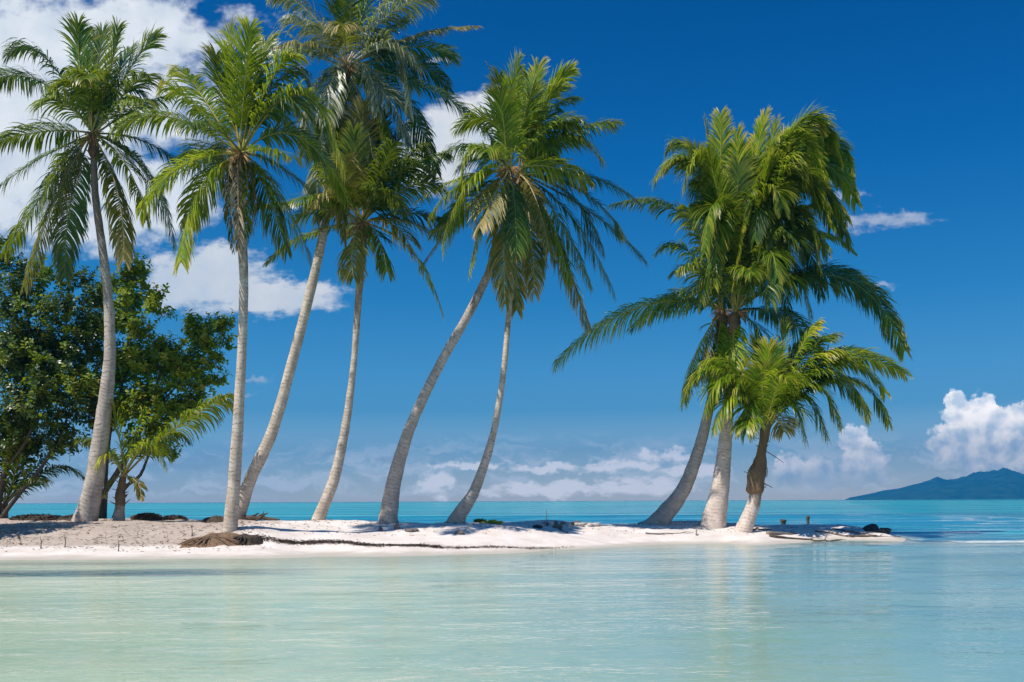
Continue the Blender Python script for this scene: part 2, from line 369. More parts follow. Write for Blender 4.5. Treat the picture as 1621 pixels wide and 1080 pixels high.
bed = t.noise(t.vm('MULTIPLY', p, (0.55,1.0,1)), 2.6, 5, 0.6, 0.8); bed2 = t.noise(t.vm('MULTIPLY', p, (0.12,0.3,1)), 0.8, 3, 0.5)
shal = t.mix(t.ss(bed, 0.46, 0.62, 0, 0.2), shal, (0.14,0.34,0.27))
shal = t.mix(t.ss(bed2, 0.5, 0.7, 0, 0.3), shal, (0.20,0.42,0.34))
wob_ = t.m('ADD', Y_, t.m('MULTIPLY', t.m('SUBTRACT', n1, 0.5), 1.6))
shadow_band1 = t.m('MULTIPLY', t.m('MULTIPLY', t.ss(wob_, 21.2, 22.0), t.ss(wob_, 24.4, 23.4)), t.ss(X_, -2.8, -8.0))  # crown shadows on the lagoon, painted into the water colour as dark bands
shadow_band2 = t.m('MULTIPLY', t.m('MULTIPLY', t.ss(wob_, 25.4, 25.9), t.ss(wob_, 27.3, 26.8)), t.ss(X_, -7.0, -11.0))
shal = t.mix(t.m('MULTIPLY', t.m('MAXIMUM', shadow_band1, shadow_band2), 0.95), shal, (0.015,0.11,0.12))
isfar = t.m('MAXIMUM', t.ss(t.m('ADD', Y_, t.m('MULTIPLY', n1, 5)), 41, 50), t.m('MULTIPLY', t.ss(xr, 0.28, 0.42), t.ss(Y_, 30, 38, 0, 0.8)))
col = t.mix(isfar, shal, farc)
# ripples
amp = t.ss(xr, -0.1, 0.35, 1.0, 0.8)
q = t.vm('MULTIPLY', p, (0.6, 1.0, 1.0))
r1 = t.noise(q, 2.3, 3, 0.5, 0.4); r2 = t.noise(q, 7.5, 3, 0.55, 0.3); r3 = t.noise(t.vm('MULTIPLY', p, (0.1,0.45,1)), 1.1, 2, 0.5)
patch = t.ss(t.noise(t.vm('MULTIPLY', p, (0.12,0.3,1)), 0.7, 3), 0.35, 0.65, 0.55, 1.25)
r4 = t.noise(t.vm('MULTIPLY', p, (0.5,1.0,1)), 19.0, 2, 0.5)
r5 = t.noise(t.vm('MULTIPLY', p, (0.35,1.0,1)), 1.5, 3, 0.5, 0.6)
hh = t.m('ADD', t.m('ADD', t.m('MULTIPLY_ADD', r1, 0.07, t.m('MULTIPLY', r5, 0.045)), t.m('MULTIPLY', r4, 0.009)), t.m('ADD', t.m('MULTIPLY', r2, 0.030), t.m('MULTIPLY', r3, 0.02)))
b = t.bump(t.m('MULTIPLY', hh, patch), t.ss(xr, -0.15, 0.12, 0.55, 0.36), 1.0)
fo = t.noise(t.vm('MULTIPLY', p, (0.5,1.6,1)), 2.5, 4, 0.6)
ed = t.m('ADD', dep, t.m('MULTIPLY', t.m('SUBTRACT', t.noise(t.vm('MULTIPLY', p, (0.3,1,1)), 0.6, 3), 0.5), 0.22))
band = t.m('MAXIMUM', t.m('MULTIPLY', t.ss(ed, 0.10, 0.125), t.ss(ed, 0.15, 0.125)), t.m('MULTIPLY', t.ss(ed, -0.02, 0.0), t.ss(ed, 0.025, 0.005)))
foam = t.m('MULTIPLY', t.m('MULTIPLY', band, t.ss(fo, 0.38, 0.55)), t.ss(X_, 2.5, 5.5, 0.12, 0.85))
col = t.mix(foam, col, (0.8,0.82,0.80))
body = t.n('ShaderNodeBsdfDiffuse', inp={'Color': col})
trn = t.n('ShaderNodeBsdfTransparent', inp={'Color': (0.80,0.92,0.88,1)})
mb = t.n('ShaderNodeMixShader', inp={0: t.ss(dep, -0.02, 0.30, 0.15, 1.0)}); t.t.links.new(trn.outputs[0], mb.inputs[1]); t.t.links.new(body.outputs[0], mb.inputs[2])
gl = t.n('ShaderNodeBsdfGlossy', inp={'Color': (0.95,0.95,0.95,1), 'Roughness': 0.03, 'Normal': b})
fr = t.n('ShaderNodeFresnel', inp={'IOR': 1.33, 'Normal': b})
mx = t.n('ShaderNodeMixShader', inp={0: t.m('MULTIPLY', fr.outputs[0], t.m('MULTIPLY', t.ss(Y_, 42, 130, 0.82, 0.44), t.ss(xr, -0.2, 0.12, 0.76, 1.0)))}); t.t.links.new(mb.outputs[0], mx.inputs[1]); t.t.links.new(gl.outputs[0], mx.inputs[2])
finish(t, mx.outputs[0]); WATER = m
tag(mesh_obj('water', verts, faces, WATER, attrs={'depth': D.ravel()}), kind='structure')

# ------------------------------------------------------------------ far mountainous island
m, t = mat('forested_mountain')
p = pos(t); nn = t.noise(p, 0.012, 6, 0.65)
s_ = t.n('ShaderNodeBsdfPrincipled', inp={'Base Color': t.mix(t.ss(nn,0.35,0.65), (0.008,0.035,0.03), (0.05,0.09,0.05)), 'Roughness': 0.95, 'Specular IOR Level': 0.1})
finish(t, s_.outputs[0])
MD = 6500.0
sx = [1335,1345,1372,1400,1430,1452,1470,1484,1497,1512,1540,1562,1578,1590,1603,1621,1660,1720,1800,1880,1960]
sy = [793, 789, 784, 778, 773, 768, 763, 757, 762, 760.5, 751, 748.5, 744, 742.5, 748, 753, 748, 740, 757, 778, 792]
mxp = np.arange(1333, 1962, 2.0); nd = 70
V_, F_ = [], []
for j in range(nd):
    v = j/(nd-1)                      # 0 front shore .. 1 back
    dd = MD-900+v*2400
    for xpx in mxp:
        X = (xpx-CX)/F*MD
        hz = max(0.0, (791.5-(xpx-CX)*0.0043+3.4)-np.interp(xpx, sx, sy))/F*MD
        prof = math.sin(math.pi*min(1, v/0.75*0.5)) if v < 0.375*2 else max(0, 1-(v-0.75)/0.25)
        ridge_ = noise.ridged_multi_fractal((X*0.004, dd*0.003, 1.7), 0.9, 2.0, 5, 1.0, 2.0)
        zz = hz*prof*(0.78+0.17*min(1.6, ridge_))*dd/MD - 22*(1-prof)*abs(math.sin(X*0.012+dd*0.004))
        V_.append((X*dd/MD, dd, zz if prof > 0 else -5))
n_ = len(mxp)
for j in range(nd-1):
    for i in range(n_-1): F_.append((j*n_+i, j*n_+i+1, (j+1)*n_+i+1, (j+1)*n_+i))
tag(mesh_obj('hills', V_, F_, m, smooth=False), kind='structure')

# ------------------------------------------------------------------ air
HAZE = True
if HAZE:
    hv = [(-3500,-300,-2),(9500,-300,-2),(9500,8150,-2),(-3500,8150,-2)]
    hv += [(a, b_, 420) for a, b_, _ in hv]
    m = bpy.data.materials.new('sea_air'); m.use_nodes = True; t = NT(m.node_tree)
    pv = t.n('ShaderNodeVolumePrincipled', inp={'Color': (0.03,0.50,1.0,1), 'Density': 0.0002, 'Anisotropy': 0.3})
    o_ = t.n('ShaderNodeOutputMaterial'); t.t.links.new(pv.outputs[0], o_.inputs['Volume'])
    tag(mesh_obj('haze', hv, [(3,2,1,0),(4,5,6,7),(0,1,5,4),(1,2,6,5),(2,3,7,6),(3,0,4,7)], m, smooth=False), kind='stuff')

# ------------------------------------------------------------------ palms
def catmull(P, n):
    P = [Vector(p) for p in P]; Q = [P[0]*2-P[1]]+P+[P[-1]*2-P[-2]]; out = []
    segs = len(P)-1
    for k in range(n+1):
        u = k/n*segs; i = min(int(u), segs-1); f = u-i
        a, b, c, d = Q[i], Q[i+1], Q[i+2], Q[i+3]
        out.append(0.5*((2*b)+(c-a)*f+(2*a-5*b+4*c-d)*f*f+(3*b-a-3*c+d)*f**3))
    return out
def tube(path, rad, sides=12, jit=0.0, seed=0, flute=0.0):
    V, Fc, L = [], [], []
    ln = 0
    up = Vector((0, 1, 0))
    for i, c in enumerate(path):
        T = (path[min(i+1, len(path)-1)]-path[max(i-1, 0)]).normalized()
        A = T.cross(up).normalized(); B = A.cross(T).normalized()
        if i: ln += (c-path[i-1]).length
        for k in range(sides):
            a = 2*math.pi*k/sides
            r = rad[i]*(1+jit*noise.noise((c.x*4+math.cos(a)*1.2+seed, math.sin(a)*1.2, c.z*3)))
            if flute: r *= 1+flute*max(0, 1-i/7)*(0.22*math.sin(a*5+seed)+0.15*math.sin(a*3+2*seed))
            V.append(c+A*math.cos(a)*r+B*math.sin(a)*r); L.append(ln)
    for i in range(len(path)-1):
        for k in range(sides):
            k2 = (k+1) % sides
            Fc.append((i*sides+k, i*sides+k2, (i+1)*sides+k2, (i+1)*sides+k))
    n0 = len(V); V.append(path[-1]); L.append(ln)
    for k in range(sides): Fc.append(((len(path)-1)*sides+k, (len(path)-1)*sides+(k+1) % sides, n0))
    V.append(path[0]); L.append(0)
    for k in range(sides): Fc.append(((k+1) % sides, k, n0+1))
    return V, Fc, L

def frond_mesh(P0, Pm, P1, key, L=1.12, droop=1.0, dens=1.0, roll=0.0, start=0.16, rng_=None, sweep=1.0, ragged=0.0, lw=1.0):
    """one pinnate leaf: rib from P0 through Pm to P1, folded leaflets both sides"""
    R = rng_
    Cc = 2*Pm-0.5*(P0+P1)
    N = 22
    path = [(1-u)**2*P0+2*u*(1-u)*Cc+u*u*P1 for u in [i/N for i in range(N+1)]]
    length = sum((path[i+1]-path[i]).length for i in range(N))
    rad = [0.036*(1-i/N)**1.2+0.006 for i in range(N+1)]
    V, Fc, _ = tube(path, rad, 5)
    MI = [1]*len(Fc); RN = [0.5]*len(V); AL = [0.3]*len(V)
    n = int(max(28, length*19.5*dens)); ph = R.uniform(0, 50)
    gdir = Vector((0, 0, -1))
    wind = Vector((0.18, -0.05, 0))
    for side in (-1, 1):
        for k in range(n):
            u = start+(1-start)*((k+R.uniform(-0.3, 0.3))/n)
            u = min(max(u, 0), 0.995)
            if ragged and R.random() < ragged: continue
            c = (1-u)**2*P0+2*u*(1-u)*Cc+u*u*P1
            T = (2*(1-u)*(Cc-P0)+2*u*(P1-Cc)).normalized()
            up = Vector((0, 0, 1))
            if abs(T.z) > 0.8: up = up*0.3+Vector((-T.x, -T.y, 0)).normalized()*0.9+Vector((0, -0.3, 0))
            S = T.cross(up)
            if S.length < 1e-3: S = Vector((1, 0, 0))
            S.normalize(); Nn = S.cross(T).normalized()
            cr, sr = math.cos(roll), math.sin(roll)
            S, Nn = S*cr+Nn*sr, Nn*cr-S*sr
            uu = max(0.0, (u-start)/(1-start))
            prof = (0.6+0.4*math.sin(min(1, uu*2.1)*math.pi/2))*(1-0.60*(max(0, uu-0.4)/0.6)**2)
            ln = 1.08*L*prof*R.uniform(0.84, 1.08)
            fwd = (0.60+0.95*uu**1.5)*sweep
            cl = noise.noise((u*9, ph, side*3.0)); c2 = noise.noise((u*26, ph+9, side*5.0))
            fwd += 0.38*cl+0.30*c2; ln *= 1+0.22*cl
            d = (S*side*1.0+T*fwd+Nn*(R.uniform(0.05, 0.40)+0.3*c2)).normalized()
            d = (d+Vector((R.gauss(0, 0.07), R.gauss(0, 0.07), R.gauss(0, 0.07)))).normalized()
            segs = 5; w0 = 0.0265*lw*R.uniform(0.8, 1.2)
            g = droop*R.uniform(0.6, 1.4)*(0.30+0.12*cl)
            rn = min(1, max(0, R.gauss(0.5, 0.28)+0.25*cl))
            q = c.copy(); base_i = len(V)
            for sgi in range(segs+1):
                f = sgi/segs
                wd = w0*(0.55+0.9*f*(1-f)*4*0.5+0.0)*(1 if f < 0.72 else max(0.04, (1-f)/0.28))
                across = d.cross(Nn)
                if across.length < 1e-3: across = T.copy()
                across.normalize()
                if across.dot(T) < 0: across = -across
                nl = across.cross(d).normalized()
                V.append(q-across*wd+nl*wd*0.35); V.append(q+across*wd+nl*wd*0.35)
                RN += [rn, min(1, rn+0.12)]; AL += [f*0.55+uu*0.5]*2
                q = q+d*ln/segs
                d = (d+gdir*g*(0.5+f*1.2)+wind*0.10).normalized()
            for sgi in range(segs):
                a = base_i+2*sgi; Fc.append((a, a+1, a+3, a+2)); MI.append(0)
    return V, Fc, MI, RN, AL

def gD(px, D):
    X = (px-CX)/F*D; return Vector((X, D, float(hgt(X, D))))
def make_palm(name, label, trunk_px, base_px, crown, Dlean, tmat, fronds, seed, L=1.1, fill=6, skirt=0, lenscale=1.0, group='coconut palms on the sandbar', base=None, dens=1.0, flowers=4, shaft=None, droop=1.45):
    R = random.Random(seed)
    g = base if base is not None else ground(*base_px)
    Db = g.y
    root = empty(name, g); tag(root, label, 'palm tree', group)
    # trunk
    pts, ws = [], []
    yb, yt = base_px[1], crown[1]
    for i, (px, py, wpx) in enumerate(trunk_px):
        f = min(1, max(0, (yb-py)/max(1, yb-yt)))
        d = Db+Dlean*f**1.5
        v = PT(px, py, d)
        if i == 0: v.z = g.z-0.40
        pts.append(v); ws.append(wpx/2/F*d*(0.69 if i else 0.78))
    n = 64
    path = catmull(pts, n)
    rad = [float(np.interp(i/n*(len(pts)-1), range(len(pts)), ws)) for i in range(n+1)]
    V, Fc, Ls = tube(path, rad, 16, 0.09, seed, 0.55)
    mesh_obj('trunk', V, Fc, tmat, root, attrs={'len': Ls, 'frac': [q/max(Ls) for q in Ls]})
    Dc = Db+Dlean
    c0 = PT(crown[0], crown[1], Dc)
    axis = (path[-1]-path[-6]).normalized()
    # fibrous heart with cut leaf bases
    hp = [path[-3], path[-3].lerp(c0, 0.35), path[-3].lerp(c0, 0.75), c0+Vector((0, 0, 0.12))]
    hp = catmull(hp, 12); r0 = rad[-3]
    hr = [r0*(1.0+0.45*math.sin(math.pi*min(1, i/12*1.1))) * (1 if i < 9 else (12.6-i)/3.6) for i in range(13)]
    if shaft:
        hp = catmull([PT(a_, b_, Dc) for a_, b_, _ in shaft], 24)
        hr = [float(np.interp(i/24*(len(shaft)-1), range(len(shaft)), [q[2]/2/F*Dc for q in shaft])) for i in range(25)]
        hp.append(hp[-1]); hr.append(hr[-1]); hp = hp[:25]; hr = hr[:25]
    V, Fc, _ = tube(hp, hr, 14, 0.35 if shaft else 0.5, seed+3)
    for k in range(22):
        a = R.uniform(0, 6.28); f = R.uniform(0.0, 0.8); c = hp[int(f*(len(hp)-1))]; r = hr[int(f*(len(hp)-1))]*0.8
        d = Vector((math.cos(a), math.sin(a), R.uniform(0.3, 1.2))).normalized(); ln = R.uniform(0.12, 0.36)
        s = c+Vector((math.cos(a), math.sin(a), 0))*r*0.8; w_ = Vector((-math.sin(a), math.cos(a), 0))*R.uniform(0.03, 0.06)
        b0 = len(V); th = d.cross(w_).normalized()*0.015
        V += [s-w_+th, s+w_+th, s-w_-th, s+w_-th, s+d*ln+th*0.5, s+d*ln-th*0.5]
        Fc += [(b0, b0+1, b0+4), (b0+3, b0+2, b0+5), (b0, b0+4, b0+5, b0+2), (b0+1, b0+3, b0+5, b0+4)]
    mesh_obj('crown_heart', V, Fc, FIBRE, root)
    for k in range(flowers):
        a = R.uniform(math.pi, 2*math.pi); s = c0+Vector((0, 0, -0.1))
        V, Fc = [], []
        for j in range(7):
            e = s+Vector((math.cos(a+R.uniform(-.3, .3))*R.uniform(.35, .6), math.sin(a+R.uniform(-.3, .3))*R.uniform(.35, .6), R.uniform(-0.5, 0.1)))
            pp = catmull([s, s.lerp(e, 0.5)+Vector((0, 0, 0.1)), e], 5)
            v2, f2, _ = tube(pp, [0.016]*6, 4); o0 = len(V); V += v2; Fc += [tuple(i+o0 for i in f) for f in f2]
        mesh_obj('flower_stalk', V, Fc, FLOWER, root)
    # fronds listed from the photograph: tip, on-curve midpoint, depth of the tip, kind
    allf = []
    for fr in fronds:
        tx, ty, mx_, my_, dd, key = fr[:6]; kw = fr[6] if len(fr) > 6 else {}
        allf.append((PT(tx, ty, Dc+dd), PT(mx_, my_, Dc+dd*0.55), key, kw))
    for k in range(fill):
        a = (k+R.uniform(0, 0.6))/max(1, fill)*2*math.pi
        el = R.choice([1.15, 0.7, 0.25, 0.0]); ln = R.uniform(2.6, 3.5)*lenscale
        hd = Vector((math.cos(a)*0.65, math.sin(a), 0)).normalized()
        md = c0+hd*ln*0.5*math.cos(el)+Vector((0, 0, ln*0.5*math.sin(el)+0.25))
        tp = c0+hd*ln*0.93*math.cos(el*0.75)+Vector((0, 0, ln*math.sin(el)*0.55-0.25))
        allf.append((tp, md, R.choice('dgg' if el > 0.3 else 'dgo'), {}))
    for k in range(skirt):
        a = k/skirt*6.28+R.uniform(-.3, .3); hd = Vector((math.cos(a), math.sin(a), 0))
        ln = R.uniform(1.5, 3.2)*lenscale
        allf.append((c0+hd*0.32+Vector((0, 0, -ln)), c0+hd*0.42+Vector((0, 0, -ln*0.42)), R.choice('oyyd'), {'L': 0.55, 'droop': 2.0, 'dens': 0.7, 'ragged': 0.3}))
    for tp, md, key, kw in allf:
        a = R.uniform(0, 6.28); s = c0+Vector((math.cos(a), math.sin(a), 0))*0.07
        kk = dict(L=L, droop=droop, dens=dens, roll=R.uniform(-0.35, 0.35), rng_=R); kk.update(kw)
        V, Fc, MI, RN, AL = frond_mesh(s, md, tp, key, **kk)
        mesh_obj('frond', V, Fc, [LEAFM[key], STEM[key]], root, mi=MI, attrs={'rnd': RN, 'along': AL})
    return root

up = dict(droop=0.7, sweep=1.5); hang = dict(droop=1.7)
palm_a = make_palm('palm_tree', 'grey-trunked coconut palm rising through the broad-leaved trees, leftmost tall trunk', [(130,826,56),(141,800,46),(152,745,39),(165,650,34),(174,560,26),(171,470,21),(161,385,18),(151,310,16),(148,235,14)], (135,820), (148,212), 0.5, TR_GREY, [
 (12,88,72,92,-0.5,'d'), (-25,135,60,128,1.0,'d'), (-8,225,75,208,0,'d'), (-12,305,65,250,-1.0,'d'), (38,455,92,305,-0.8,'o',dict(L=1.1)), (8,400,80,290,0.8,'g'),
 (196,412,185,300,-1.2,'o',hang), (103,440,112,320,1.2,'d',hang), (288,262,222,222,0.6,'d'), (278,388,232,275,0,'d'), (263,320,212,245,-1,'d'), (265,150,205,178,0.8,'g'),
 (124,38,128,115,-0.4,'g',up), (162,50,152,125,0.6,'d',up), (186,45,172,120,-0.6,'g',up), (246,60,205,110,0,'g',up), (238,120,205,140,-1.3,'d'), (228,160,200,168,-1.7,'g'), (60,170,98,160,-1.8,'g'), (205,80,180,130,1.3,'d',up), (60,340,95,258,-1.4,'g'), (232,350,200,262,-1.4,'g')], 1, L=1.15, fill=4, base=gD(133, 36.0))
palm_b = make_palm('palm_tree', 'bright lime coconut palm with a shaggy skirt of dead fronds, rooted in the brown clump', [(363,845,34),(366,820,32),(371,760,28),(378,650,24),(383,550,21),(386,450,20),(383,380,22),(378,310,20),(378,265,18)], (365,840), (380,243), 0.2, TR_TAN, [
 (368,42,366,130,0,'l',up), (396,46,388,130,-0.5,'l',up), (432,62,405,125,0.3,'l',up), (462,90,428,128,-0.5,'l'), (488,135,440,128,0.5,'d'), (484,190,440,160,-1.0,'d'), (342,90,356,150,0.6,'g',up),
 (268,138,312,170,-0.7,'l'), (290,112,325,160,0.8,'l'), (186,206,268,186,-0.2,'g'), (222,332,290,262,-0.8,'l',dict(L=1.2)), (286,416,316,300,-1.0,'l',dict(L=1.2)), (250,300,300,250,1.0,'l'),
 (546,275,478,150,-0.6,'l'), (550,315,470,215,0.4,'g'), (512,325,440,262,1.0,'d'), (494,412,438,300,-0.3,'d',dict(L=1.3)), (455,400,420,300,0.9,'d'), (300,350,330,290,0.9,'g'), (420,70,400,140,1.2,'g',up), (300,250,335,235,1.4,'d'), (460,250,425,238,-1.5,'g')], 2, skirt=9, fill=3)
palm_c = make_palm('palm_tree', 'tallest coconut palm, its silvery crown cut by the top edge', [(368,830,40),(380,806,33),(398,755,28),(432,680,26),(466,560,23),(500,425,21),(524,305,19),(538,215,16),(546,140,15)], (372,822), (549,104), 0.6, TR_TAN, [
 (435,-8,488,18,-0.3,'s'), (460,30,500,55,-1.0,'s'), (478,195,502,130,-0.6,'s'), (515,-90,530,5,0.3,'d',up), (560,-100,556,0,-0.3,'d',up), (610,-80,580,5,0.5,'g',up), (682,-2,612,26,-0.6,'s'), (758,42,655,58,0,'o',dict(L=0.7)),
 (648,175,620,70,-0.9,'s'), (708,142,650,98,0.8,'d'), (796,248,700,150,-0.2,'d',dict(L=1.0)), (692,275,640,165,0.9,'d'), (506,355,508,220,-0.7,'s',hang), (545,380,540,230,-1.0,'o',hang), (590,250,575,175,-1.0,'s',hang), (625,260,600,165,-1.3,'g',hang), (455,50,500,85,0.8,'o',dict(L=0.3,ragged=0.5)), (480,250,505,160,1.0,'s'), (665,110,615,75,-1.3,'s'), (600,180,580,110,-1.6,'s'), (520,190,525,130,-1.7,'s'), (720,90,650,75,0.9,'g'), (450,80,495,80,0.4,'s'), (640,-30,595,20,0.4,'s'), (650,230,610,150,-1.2,'s'), (640,30,600,60,0.7,'d'), (505,40,525,65,-1.4,'s')], 3, fill=4, L=1.15)
make_palm('palm_tree', 'slender coconut palm with a low dense crown directly under the tallest crown, brown upper trunk', [(500,830,36),(508,812,27),(530,755,25),(548,670,19),(560,575,14),(567,480,16),(573,405,17),(575,372,18)], (505,823), (573,352), 0.3, TR_TAN, [
 (538,182,552,262,0.2,'g',up), (575,165,574,255,-0.5,'o',up), (602,180,592,260,0.5,'d',up), (640,200,612,262,0,'d'), (664,232,625,275,-0.7,'d'), (500,238,528,285,-0.3,'g'), (516,205,540,272,0.9,'d'),
 (706,246,650,270,0.2,'d'), (702,300,650,295,-0.8,'g'), (702,500,652,398,-0.3,'l',dict(L=0.6)), (708,358,650,338,0.6,'d'), (420,418,488,372,0.2,'g',dict(L=0.6)), (388,338,470,322,0.9,'g',dict(L=0.6)), (560,440,558,390,-1.0,'o',hang), (612,430,600,380,-1.0,'d',hang), (470,345,515,330,-0.9,'d'),
 (630,330,612,310,-1.9,'d'), (500,320,530,310,-1.6,'o'), (655,400,620,355,-1.2,'o'), (560,210,562,280,-1.2,'g',up), (620,230,600,285,-1.4,'d'), (520,260,540,300,-1.9,'g'), (680,270,630,275,-1.3,'d'), (600,300,590,310,-2.1,'d'), (545,250,555,300,-1.8,'o')], 4, fill=4)
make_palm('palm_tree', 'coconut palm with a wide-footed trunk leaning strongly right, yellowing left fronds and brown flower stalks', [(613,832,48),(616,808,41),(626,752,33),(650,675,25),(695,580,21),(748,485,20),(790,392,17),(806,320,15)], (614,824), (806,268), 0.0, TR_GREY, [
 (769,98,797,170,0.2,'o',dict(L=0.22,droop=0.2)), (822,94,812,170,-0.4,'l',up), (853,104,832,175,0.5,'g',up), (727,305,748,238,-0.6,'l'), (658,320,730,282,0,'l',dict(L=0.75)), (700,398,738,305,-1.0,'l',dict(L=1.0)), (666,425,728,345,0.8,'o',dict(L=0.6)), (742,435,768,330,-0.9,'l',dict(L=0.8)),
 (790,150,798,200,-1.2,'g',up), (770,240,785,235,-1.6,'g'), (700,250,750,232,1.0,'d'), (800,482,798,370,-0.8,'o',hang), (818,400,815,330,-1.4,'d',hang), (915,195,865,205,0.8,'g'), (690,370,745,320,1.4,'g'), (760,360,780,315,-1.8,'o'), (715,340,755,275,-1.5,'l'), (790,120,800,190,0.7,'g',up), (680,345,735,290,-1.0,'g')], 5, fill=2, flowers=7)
make_palm('palm_tree', 'coconut palm with the thinnest, curved trunk, its dark green fronds sweeping down to the right', [(716,832,48),(728,814,34),(752,775,25),(780,690,16),(797,590,13),(806,490,13),(814,400,13),(820,330,13)], (722,826), (824,276), 1.2, TR_TAN, [
 (902,112,860,170,-0.6,'l',up), (908,155,862,188,0.4,'d'), (878,125,848,180,0.9,'d',up), (978,194,902,214,0,'g'), (952,252,895,222,-0.9,'l'), (1012,322,925,278,0.4,'d'), (956,398,902,310,-0.6,'d'), (1020,414,940,340,1.0,'d'), (974,468,908,348,-0.2,'g'), (932,518,878,378,-0.8,'o'), (936,452,880,340,0.8,'g'),
 (818,492,820,380,-0.4,'o',hang), (845,465,840,360,-1.2,'o',hang), (900,442,868,340,-1.4,'g',hang), (925,225,880,222,-1.6,'g'), (835,120,832,190,-1.4,'g',up), (870,400,850,320,-1.9,'o',hang), (895,260,860,250,-2.0,'d'), (870,250,850,230,-1.9,'l'), (905,200,865,210,-1.5,'g'), (890,140,855,180,-0.9,'l',up), (985,370,915,300,-0.9,'d')], 6, fill=3, L=1.1)
make_palm('palm_tree', 'dark-trunked coconut palm leaning in from the left behind the pale thick trunk', [(1032,838,60),(1050,818,44),(1082,775,33),(1106,712,27),(1122,650,22),(1134,590,20),(1143,530,18)], (1040,829), (1143,492), 0.8, TR_GREY, [
 (1115,192,1132,320,0.2,'l',up), (1035,288,1100,278,-0.5,'l'), (1060,235,1110,275,0.8,'g'), (968,325,1085,345,-0.2,'d',dict(L=1.2)), (880,575,1015,485,-0.5,'l',dict(L=1.5,droop=2.2)), (1045,478,1095,462,0.9,'d'), (1082,636,1104,555,-0.6,'l'), (1108,600,1120,540,-1.2,'o',hang), (1140,183,1142,310,-0.6,'l',up),
 (1040,400,1092,400,1.0,'g'), (1090,330,1112,385,-1.6,'g'), (1070,430,1108,430,-1.9,'g'), (1160,330,1150,390,-2.0,'g',up), (1130,620,1135,550,-1.3,'l',hang), (1000,520,1070,480,1.3,'d')], 7, fill=2, L=1.15)
make_palm('palm_tree', 'coconut palm with the thickest pale trunk and tall bushy crown, beside the short palm', [(1126,846,64),(1131,818,54),(1141,765,40),(1148,700,30),(1153,640,25),(1157,580,22),(1160,530,21)], (1130,833), (1164,494), 0.3, TR_PALE, [
 (1210,184,1185,315,0,'l',up), (1228,196,1200,320,-0.6,'l',up), (1180,230,1170,340,0.8,'g',up), (1330,256,1262,215,-0.3,'l'), (1300,205,1240,235,-0.8,'l',up), (1350,290,1278,235,0.6,'l'), (1356,322,1262,270,0.2,'l',dict(L=1.3)), (1342,350,1250,300,-1.0,'g',dict(L=1.3)), (1355,402,1262,378,0.5,'l',dict(L=0.5)), (1300,425,1246,330,-1.4,'g'), (1158,462,1188,300,-1.7,'l',dict(L=0.55)),
 (1432,556,1325,438,0.4,'d',dict(L=1.5)), (1392,478,1290,430,1.2,'d'), (1340,470,1255,440,-0.6,'d'), (1215,565,1200,520,-1.2,'d',hang), (1240,330,1210,320,-2.2,'g'), (1280,300,1230,300,-1.8,'g'), (1270,400,1225,380,-2.0,'d'), (1195,380,1195,330,-1.6,'d'), (1230,440,1210,400,-2.2,'g'), (1255,210,1215,290,0.8,'l',up), (1290,230,1230,280,1.2,'g'), (1160,600,1160,550,-1.1,'l',hang), (1120,240,1145,350,-1.5,'l',up), (1295,560,1240,500,1.4,'d'), (1310,300,1235,235,-0.9,'l'), (1166,212,1168,330,-0.3,'l',up), (1252,214,1215,300,0.3,'l',up), (1280,222,1232,270,-0.4,'l',up), (1095,235,1125,310,0.3,'l',up), (1062,262,1112,300,-0.5,'g'), (1345,385,1268,335,0.2,'g'), (1185,475,1200,330,-1.4,'d'), (1120,440,1140,320,-0.9,'g'), (1300,470,1245,360,0.3,'d'), (1285,500,1235,400,-0.5,'g'), (1110,480,1135,400,-1.3,'d'), (1315,360,1245,290,-1.3,'g'), (1090,370,1122,300,0.5,'g'), (1250,500,1215,400,0.8,'d'), (1210,420,1190,260,0.4,'g'), (1160,400,1165,300,0.7,'g'), (1235,470,1222,340,-1.0,'d'), (1130,455,1145,340,-1.5,'g'), (1275,450,1240,340,-0.8,'d'), (1105,420,1130,330,0.2,'g'), (1225,430,1205,290,-1.4,'d',dict(L=0.9)), (1330,290,1250,225,0.6,'l'), (1170,260,1165,370,-1.6,'g',up), (1335,370,1250,300,0.4,'g'), (1300,340,1235,265,-1.6,'l'), (1262,390,1222,270,-1.2,'g',dict(L=0.9)), (1115,400,1135,330,-1.9,'g'), (1080,300,1118,275,-1.2,'l'), (1265,470,1225,430,-1.6,'g'), (1220,480,1205,420,-2.4,'d'), (1310,400,1245,370,-1.2,'g'), (1225,250,1200,340,-1.2,'l',up)], 8, fill=4, L=1.25, dens=1.0, droop=1.35)
